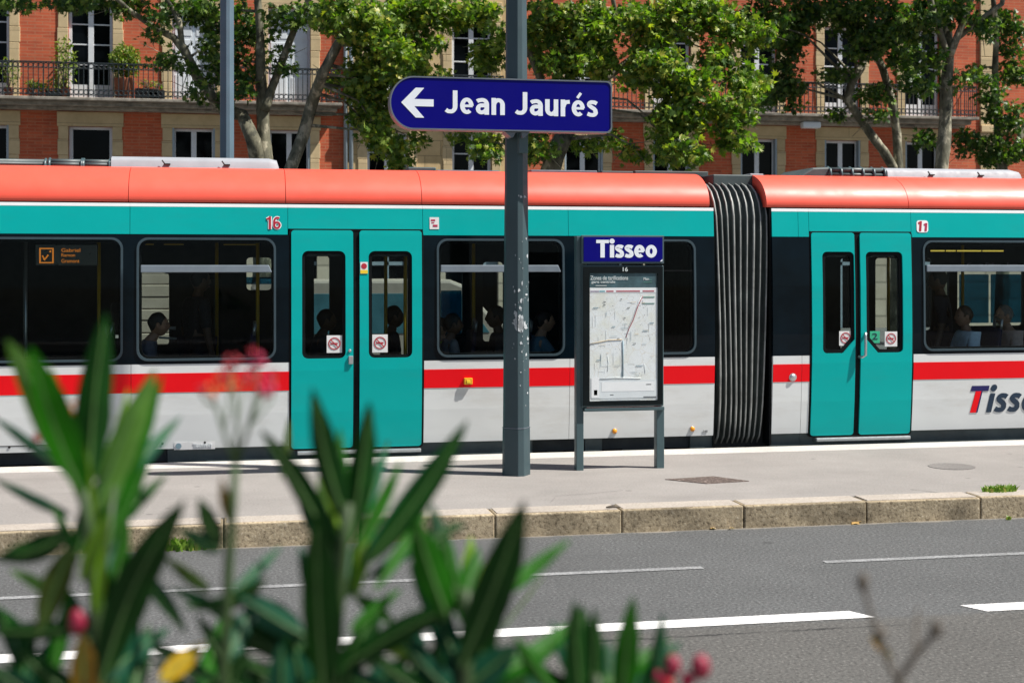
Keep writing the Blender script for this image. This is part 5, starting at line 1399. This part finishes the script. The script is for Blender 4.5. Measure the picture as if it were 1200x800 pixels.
tree('pale-barked plane tree behind the blue sign, broad bright crown to its right', 23.5,
     [[(643, 205, 24), (655, 172, 22), (666, 148, 21), (686, 112, 15), (706, 82, 9), (714, 55, 7), (722, 20, 6)], [(664, 150, 12), (640, 110, 10), (620, 60, 8), (610, 10, 7)], [(690, 106, 10), (740, 70, 9), (790, 30, 8), (830, 0, 7)]],
     [(576, 55, 14, 34, 260, .4), (570, 168, 16, 18, 170, 0), (640, 26, 34, 26, 560, 0), (690, 34, 34, 32, 640, -.3), (650, 74, 28, 24, 430, 0), (700, 76, 24, 18, 320, -.5), (630, 172, 16, 22, 260, -.3), (735, 20, 16, 16, 160, 0), (742, 85, 9, 20, 90, 0), (690, 168, 18, 9, 70, 0), (722, 166, 14, 9, 55, 0),
      (764, 26, 30, 30, 520, -1), (800, 20, 36, 24, 560, -1), (852, 22, 34, 26, 560, -1.2), (775, 82, 26, 28, 460, -1.4), (838, 62, 20, 16, 200, -1.2), (816, 100, 30, 22, 460, -1.5), (874, 100, 20, 20, 270, -1.4), (800, 136, 32, 20, 440, -1.5), (850, 138, 28, 20, 330, -1.5), (800, 176, 26, 16, 340, -1.6), (860, 165, 16, 12, 110, -1.5), (750, 70, 12, 30, 200, -1), (752, 176, 14, 10, 80, -1), (890, 45, 14, 22, 170, -1), (775, 150, 14, 16, 130, -1.5)],
     655, 'leaf', (1.0, 11.2, 4.0, 2.0, 8), 3)
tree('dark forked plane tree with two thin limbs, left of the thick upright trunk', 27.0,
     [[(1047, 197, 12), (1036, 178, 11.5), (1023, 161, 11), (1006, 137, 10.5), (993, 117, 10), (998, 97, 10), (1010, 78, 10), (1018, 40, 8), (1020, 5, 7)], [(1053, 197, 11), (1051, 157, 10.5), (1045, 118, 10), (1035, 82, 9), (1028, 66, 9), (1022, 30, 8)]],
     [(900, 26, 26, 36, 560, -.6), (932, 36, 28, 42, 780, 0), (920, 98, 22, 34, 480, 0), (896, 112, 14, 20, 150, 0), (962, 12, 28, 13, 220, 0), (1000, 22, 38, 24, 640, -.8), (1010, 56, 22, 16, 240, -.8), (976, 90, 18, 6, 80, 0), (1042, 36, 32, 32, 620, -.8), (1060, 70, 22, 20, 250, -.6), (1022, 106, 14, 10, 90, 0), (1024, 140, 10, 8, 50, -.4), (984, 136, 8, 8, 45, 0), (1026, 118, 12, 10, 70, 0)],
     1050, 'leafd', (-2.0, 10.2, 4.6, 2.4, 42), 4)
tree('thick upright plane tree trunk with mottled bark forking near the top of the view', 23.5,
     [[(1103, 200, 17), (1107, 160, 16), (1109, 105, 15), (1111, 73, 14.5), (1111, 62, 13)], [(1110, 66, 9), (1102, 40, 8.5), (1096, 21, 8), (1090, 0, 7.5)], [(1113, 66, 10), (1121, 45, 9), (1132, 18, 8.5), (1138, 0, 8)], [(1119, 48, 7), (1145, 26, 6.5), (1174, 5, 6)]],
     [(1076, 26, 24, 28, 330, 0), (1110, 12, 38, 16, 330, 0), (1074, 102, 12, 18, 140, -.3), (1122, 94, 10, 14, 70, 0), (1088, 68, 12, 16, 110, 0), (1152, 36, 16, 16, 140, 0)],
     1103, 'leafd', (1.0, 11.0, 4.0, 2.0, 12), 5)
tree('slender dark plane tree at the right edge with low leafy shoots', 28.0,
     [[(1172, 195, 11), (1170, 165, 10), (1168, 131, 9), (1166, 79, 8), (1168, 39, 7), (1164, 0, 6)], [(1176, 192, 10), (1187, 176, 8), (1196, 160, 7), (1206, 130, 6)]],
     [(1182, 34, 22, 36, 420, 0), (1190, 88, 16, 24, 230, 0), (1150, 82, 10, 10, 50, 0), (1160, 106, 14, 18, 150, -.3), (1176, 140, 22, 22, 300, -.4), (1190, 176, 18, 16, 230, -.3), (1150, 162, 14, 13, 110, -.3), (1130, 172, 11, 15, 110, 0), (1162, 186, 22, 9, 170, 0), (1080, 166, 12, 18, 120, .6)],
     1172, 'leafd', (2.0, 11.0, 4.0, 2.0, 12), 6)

# ================================================================== OLEANDERS IN FRONT OF THE CAMERA
def blade(mb, b, t, w, bend, roll, n=12, fold=.35, rib=None):
    b, t = Vector(b), Vector(t); ax = t - b; L = ax.length; d = ax.normalized()
    view = Vector((SY, CY, 0)); side = d.cross(view)
    side = side.normalized(); nrm = side.cross(d)
    side2 = side * math.cos(roll) + nrm * math.sin(roll); nrm2 = nrm * math.cos(roll) - side * math.sin(roll)
    v = []; f = []
    for i in range(n + 1):
        u = i / n; p = b + ax * u + (side * bend + nrm * abs(bend) * .5) * L * math.sin(math.pi * u) * .5 + nrm2 * 0
        ww = w / 2 * (math.sin(math.pi * min(1, u ** .85 * .98 + .02)) ** .8) * (1 if u < 1 else 0) + .0006
        rip = 1 + .05 * math.sin(u * 21)
        v += [p - side2 * ww * rip + nrm2 * ww * fold, p - nrm2 * ww * .05, p + side2 * ww + nrm2 * ww * fold]
    for i in range(n):
        a = i * 3; f += [(a, a + 1, a + 4, a + 3), (a + 1, a + 2, a + 5, a + 4)]
    mb.add(v, f, True)
    if rib is not None: rib.tube([v[i * 3 + 1] for i in range(n)], [w * .045 * (1 - .75 * i / n) + .0003 for i in range(n)], 5, False)
def shrub(label, stems, lv, flowers, buds=(), d=1.3, filler=()):
    p0 = atd(*stems[0][0][0][:2], d)
    t = thing('oleander', label, 'shrub', (p0.x, p0.y, .22), 'oleanders in the foreground')
    m = MB()
    for pts, r_ in stems:
        P_ = [atd(x, y, d + dd) for x, y, dd in pts]
        low = P_[0]
        if pts[0][1] >= 780:
            P_ = [Vector((p0.x + (low.x - p0.x) * .3, p0.y + .02, .20)), Vector((p0.x + (low.x - p0.x) * .7, p0.y + .015, .9))] + P_
            rr = [r_ * 2.2, r_ * 1.6] + [r_ * (1.2 - .5 * i / len(pts)) for i in range(len(pts))]
        else: rr = [r_ * (1 - .4 * i / len(pts)) for i in range(len(pts))]
        m.tube(P_, rr, 8)
    m.build('stem', M['stem'] if 'twig' not in label else M['twig'], t)
    groups = {}; ribs = MB()
    if filler:
        rf = random.Random(int(filler[0]))
        for k in range(filler[3]):
            cx_ = filler[0] + rf.uniform(-1, 1) * filler[1]; y0_ = rf.uniform(filler[2], 850)
            a_ = rf.uniform(-1.5, 1.5); ln = rf.uniform(70, 140)
            lv = lv + [(cx_, y0_, cx_ + math.sin(a_) * ln, y0_ - math.cos(a_) * ln * rf.uniform(.6, 1), rf.uniform(15, 27), rf.choice('dddttdgo'), rf.uniform(.02, .3), rf.uniform(-.15, .15))]
    for L_ in lv:
        bx_, by, tx, ty, w, c = L_[:6]; dd = L_[6] if len(L_) > 6 else rnd.uniform(-.06, .10); bend = L_[7] if len(L_) > 7 else rnd.uniform(-.10, .10)
        mb = groups.setdefault(c, MB())
        db, dt = d + dd * .4, d + dd
        blade(mb, atd(bx_, by, db), atd(tx, ty, dt), w * dt / F * 1.12, bend, rnd.uniform(-.35, .35), rib=ribs)
    for c, mb in groups.items(): mb.build('foliage', OL[c], t)
    if ribs.v: ribs.build('midrib', M['midrib'], t)
    for x, y, r_, mat, dd in flowers:
        r_ *= .70; c = atd(x, y, d + dd); fm_ = MB()
        for k in range(5):
            a = 2 * math.pi * k / 5 + rnd.uniform(-.3, .3); rr = r_ * d / F
            e = c + Vector((math.cos(a) * rr * .75, rnd.uniform(-.3, .3) * rr, math.sin(a) * rr * .75))
            fm_.ball(e, (rr * rnd.uniform(.25, .5), rr * .25, rr * rnd.uniform(.2, .45)), 8, 6)
        fm_.ball(c - Vector((0, 0, r_ * .6 * d / F)), (r_ * .3 * d / F, r_ * .3 * d / F, r_ * .8 * d / F), 8, 6)
        fm_.build('flower', M[mat], t)
    for x, y, rx, ry, mat in buds:
        c = atd(x, y, d); MB().ball(c, (rx * d / F, rx * d / F, ry * d / F), 10, 8).build('bud', M[mat], t)
    return t
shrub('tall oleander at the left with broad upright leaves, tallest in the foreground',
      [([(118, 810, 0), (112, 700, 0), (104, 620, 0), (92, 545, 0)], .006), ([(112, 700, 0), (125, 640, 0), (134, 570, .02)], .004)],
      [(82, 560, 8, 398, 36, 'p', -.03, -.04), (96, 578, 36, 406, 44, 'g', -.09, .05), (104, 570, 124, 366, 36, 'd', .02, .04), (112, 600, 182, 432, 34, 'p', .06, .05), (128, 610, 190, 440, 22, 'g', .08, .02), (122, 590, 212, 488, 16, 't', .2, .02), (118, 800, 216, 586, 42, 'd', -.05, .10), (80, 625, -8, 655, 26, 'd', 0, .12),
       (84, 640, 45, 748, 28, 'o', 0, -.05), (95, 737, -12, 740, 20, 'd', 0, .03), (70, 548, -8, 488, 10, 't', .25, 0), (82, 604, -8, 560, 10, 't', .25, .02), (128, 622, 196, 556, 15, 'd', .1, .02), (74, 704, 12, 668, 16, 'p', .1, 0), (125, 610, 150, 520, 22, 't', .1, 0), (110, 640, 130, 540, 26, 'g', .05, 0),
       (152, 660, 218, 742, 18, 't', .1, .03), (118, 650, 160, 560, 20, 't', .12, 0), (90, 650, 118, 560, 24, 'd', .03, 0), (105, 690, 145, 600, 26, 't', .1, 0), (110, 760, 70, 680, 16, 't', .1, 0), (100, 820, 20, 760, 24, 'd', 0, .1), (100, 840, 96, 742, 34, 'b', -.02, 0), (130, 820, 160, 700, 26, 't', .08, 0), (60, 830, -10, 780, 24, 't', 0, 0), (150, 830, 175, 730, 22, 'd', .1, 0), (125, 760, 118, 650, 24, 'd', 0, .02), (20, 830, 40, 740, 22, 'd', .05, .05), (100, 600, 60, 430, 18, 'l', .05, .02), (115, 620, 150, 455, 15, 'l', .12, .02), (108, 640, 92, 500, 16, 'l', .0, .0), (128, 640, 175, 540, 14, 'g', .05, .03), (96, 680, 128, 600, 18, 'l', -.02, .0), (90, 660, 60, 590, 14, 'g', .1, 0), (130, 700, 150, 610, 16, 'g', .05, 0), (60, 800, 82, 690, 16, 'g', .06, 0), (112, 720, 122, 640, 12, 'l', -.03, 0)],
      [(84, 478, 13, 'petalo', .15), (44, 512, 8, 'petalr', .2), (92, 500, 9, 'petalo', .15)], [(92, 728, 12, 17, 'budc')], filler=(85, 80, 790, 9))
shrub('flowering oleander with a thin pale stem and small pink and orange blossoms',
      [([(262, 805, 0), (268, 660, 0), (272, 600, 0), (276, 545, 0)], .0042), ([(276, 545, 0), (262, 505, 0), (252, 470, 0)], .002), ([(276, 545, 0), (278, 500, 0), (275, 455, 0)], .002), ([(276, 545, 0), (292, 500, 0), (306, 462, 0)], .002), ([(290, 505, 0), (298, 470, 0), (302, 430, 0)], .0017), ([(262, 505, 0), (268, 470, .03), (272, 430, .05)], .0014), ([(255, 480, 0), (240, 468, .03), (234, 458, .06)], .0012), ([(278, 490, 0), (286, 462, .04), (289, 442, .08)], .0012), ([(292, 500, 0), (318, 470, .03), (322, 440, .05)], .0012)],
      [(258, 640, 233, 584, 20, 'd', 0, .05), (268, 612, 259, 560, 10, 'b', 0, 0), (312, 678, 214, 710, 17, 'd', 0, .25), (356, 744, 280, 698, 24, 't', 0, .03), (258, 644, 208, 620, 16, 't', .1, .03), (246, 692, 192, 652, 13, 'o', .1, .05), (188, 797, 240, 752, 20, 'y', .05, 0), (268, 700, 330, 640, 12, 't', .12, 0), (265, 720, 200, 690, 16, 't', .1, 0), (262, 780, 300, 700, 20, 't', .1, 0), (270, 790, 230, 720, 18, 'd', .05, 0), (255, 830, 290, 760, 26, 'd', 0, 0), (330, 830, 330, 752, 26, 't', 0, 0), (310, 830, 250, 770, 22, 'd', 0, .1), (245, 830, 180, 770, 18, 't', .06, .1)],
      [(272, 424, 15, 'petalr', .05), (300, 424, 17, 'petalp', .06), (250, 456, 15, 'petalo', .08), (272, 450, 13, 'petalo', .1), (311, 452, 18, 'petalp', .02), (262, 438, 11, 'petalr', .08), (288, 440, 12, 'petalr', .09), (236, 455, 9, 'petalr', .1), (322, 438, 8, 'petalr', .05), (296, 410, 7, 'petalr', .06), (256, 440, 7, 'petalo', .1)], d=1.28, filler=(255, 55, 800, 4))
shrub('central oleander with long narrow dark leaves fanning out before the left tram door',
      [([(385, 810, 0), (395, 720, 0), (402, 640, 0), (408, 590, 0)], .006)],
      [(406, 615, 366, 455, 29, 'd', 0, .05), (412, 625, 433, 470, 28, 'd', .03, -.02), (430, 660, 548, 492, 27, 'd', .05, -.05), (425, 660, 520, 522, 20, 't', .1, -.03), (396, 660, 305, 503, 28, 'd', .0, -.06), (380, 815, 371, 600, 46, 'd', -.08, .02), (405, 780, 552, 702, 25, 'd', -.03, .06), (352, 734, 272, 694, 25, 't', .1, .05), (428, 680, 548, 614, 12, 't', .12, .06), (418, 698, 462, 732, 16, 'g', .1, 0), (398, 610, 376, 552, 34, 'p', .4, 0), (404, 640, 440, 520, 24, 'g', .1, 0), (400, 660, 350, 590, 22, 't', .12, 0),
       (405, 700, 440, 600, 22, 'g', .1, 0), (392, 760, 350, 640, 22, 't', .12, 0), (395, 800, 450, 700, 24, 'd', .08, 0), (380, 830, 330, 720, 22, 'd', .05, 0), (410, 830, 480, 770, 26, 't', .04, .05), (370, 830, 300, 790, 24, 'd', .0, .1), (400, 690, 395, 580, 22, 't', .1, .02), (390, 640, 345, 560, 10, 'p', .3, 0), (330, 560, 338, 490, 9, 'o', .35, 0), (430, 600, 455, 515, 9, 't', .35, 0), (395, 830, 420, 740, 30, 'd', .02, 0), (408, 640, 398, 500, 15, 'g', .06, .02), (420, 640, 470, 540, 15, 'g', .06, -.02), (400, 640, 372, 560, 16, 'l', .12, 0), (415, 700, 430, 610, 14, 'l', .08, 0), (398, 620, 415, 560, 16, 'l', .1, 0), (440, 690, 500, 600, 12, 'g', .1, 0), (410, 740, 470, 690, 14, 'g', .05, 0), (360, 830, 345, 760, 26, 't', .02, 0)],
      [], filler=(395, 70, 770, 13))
shrub('oleander right of the central one with one long pointed leaf crossing the kerb',
      [([(545, 810, 0), (548, 740, 0), (545, 690, 0)], .0055)],
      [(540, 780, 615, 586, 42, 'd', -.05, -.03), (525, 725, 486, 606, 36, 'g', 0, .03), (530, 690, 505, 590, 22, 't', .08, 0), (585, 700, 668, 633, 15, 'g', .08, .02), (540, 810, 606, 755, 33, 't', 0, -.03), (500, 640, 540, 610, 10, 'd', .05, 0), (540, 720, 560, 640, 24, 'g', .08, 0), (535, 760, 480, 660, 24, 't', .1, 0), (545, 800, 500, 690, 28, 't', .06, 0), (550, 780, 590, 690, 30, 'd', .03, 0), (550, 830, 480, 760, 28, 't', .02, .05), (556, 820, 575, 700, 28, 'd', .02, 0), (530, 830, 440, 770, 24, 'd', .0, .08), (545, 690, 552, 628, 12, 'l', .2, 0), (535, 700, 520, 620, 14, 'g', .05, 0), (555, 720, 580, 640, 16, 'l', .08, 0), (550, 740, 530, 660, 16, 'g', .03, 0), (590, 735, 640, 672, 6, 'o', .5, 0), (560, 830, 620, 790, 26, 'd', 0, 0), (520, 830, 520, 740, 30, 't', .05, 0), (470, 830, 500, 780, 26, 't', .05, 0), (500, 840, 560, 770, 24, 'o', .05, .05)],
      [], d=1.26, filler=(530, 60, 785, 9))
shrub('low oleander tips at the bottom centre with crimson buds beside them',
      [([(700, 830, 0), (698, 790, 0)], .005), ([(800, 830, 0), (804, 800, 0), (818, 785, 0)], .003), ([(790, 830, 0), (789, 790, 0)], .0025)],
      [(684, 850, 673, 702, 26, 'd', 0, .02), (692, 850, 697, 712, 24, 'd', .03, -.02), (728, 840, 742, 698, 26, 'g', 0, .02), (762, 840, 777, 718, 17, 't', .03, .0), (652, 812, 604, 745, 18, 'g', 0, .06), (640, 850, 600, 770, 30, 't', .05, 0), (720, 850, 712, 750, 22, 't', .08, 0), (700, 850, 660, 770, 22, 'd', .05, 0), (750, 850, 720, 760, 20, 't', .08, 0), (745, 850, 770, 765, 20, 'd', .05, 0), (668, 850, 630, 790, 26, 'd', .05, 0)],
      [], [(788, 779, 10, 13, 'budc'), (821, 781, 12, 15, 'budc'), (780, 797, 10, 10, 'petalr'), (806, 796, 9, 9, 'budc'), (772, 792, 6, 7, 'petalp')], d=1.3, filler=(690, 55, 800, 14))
shrub('bare brown twig with dry seed heads standing alone at the bottom right',
      [([(1062, 815, 0), (1040, 775, 0), (1028, 742, 0), (1016, 705, 0), (1011, 672, 0)], .0023), ([(1052, 797, 0), (1072, 768, 0), (1086, 752, 0), (1098, 736, 0)], .0027), ([(1072, 768, 0), (1073, 735, .05), (1076, 712, .05)], .0016)],
      [(1060, 830, 1052, 790, 10, 'o', 0, 0), (1045, 770, 1020, 745, 7, 'b', .2, 0)],
      [], [(1031, 742, 8, 8, 'twig'), (1097, 737, 7, 11, 'twig'), (1011, 682, 7, 12, 'twig')], d=1.22)

# ================================================================== LIGHT, SKY, CAMERA
EL = 56
az = Vector((.92, -.39, 0)).normalized()
sd = (az * math.cos(R(EL)) + Vector((0, 0, math.sin(R(EL))))).normalized()
sl = bpy.data.lights.new('sun', 'SUN'); sl.energy = 5.0; sl.angle = R(.53); sl.color = (1, .955, .88)
so = bpy.data.objects.new('sun', sl); col.objects.link(so); so.rotation_euler = (-sd).to_track_quat('-Z', 'Y').to_euler(); so.location = (20, -10, 40)
w = bpy.data.worlds.new('World'); scene.world = w; w.use_nodes = True
nt = w.node_tree; bg = nt.nodes['Background']
sky = nt.nodes.new('ShaderNodeTexSky'); sky.sky_type = 'NISHITA'; sky.sun_disc = False
sky.sun_elevation = R(EL); sky.sun_rotation = math.atan2(az.x, az.y); sky.air_density = 1.0; sky.dust_density = 1.2
nt.links.new(sky.outputs[0], bg.inputs[0]); bg.inputs[1].default_value = .05
cam = bpy.data.cameras.new('camera'); co = bpy.data.objects.new('camera', cam); col.objects.link(co)
co.location = (0, 0, H); co.rotation_euler = (R(90), 0, -YAW)
cam.sensor_fit = 'HORIZONTAL'; cam.sensor_width = 36; cam.lens = 36 * F / 1200
cam.shift_y = -90 / 1200
cam.clip_start = .05; cam.clip_end = 600
cam.dof.use_dof = True; cam.dof.focus_distance = 13.0; cam.dof.aperture_fstop = 3.8; cam.dof.aperture_blades = 9
scene.camera = co
scene.view_settings.view_transform = 'Standard'; scene.view_settings.look = 'None'; scene.view_settings.exposure = .78; scene.view_settings.gamma = 1
scene.cycles.use_denoising = True
scene.cycles.max_bounces = 8; scene.cycles.transparent_max_bounces = 16
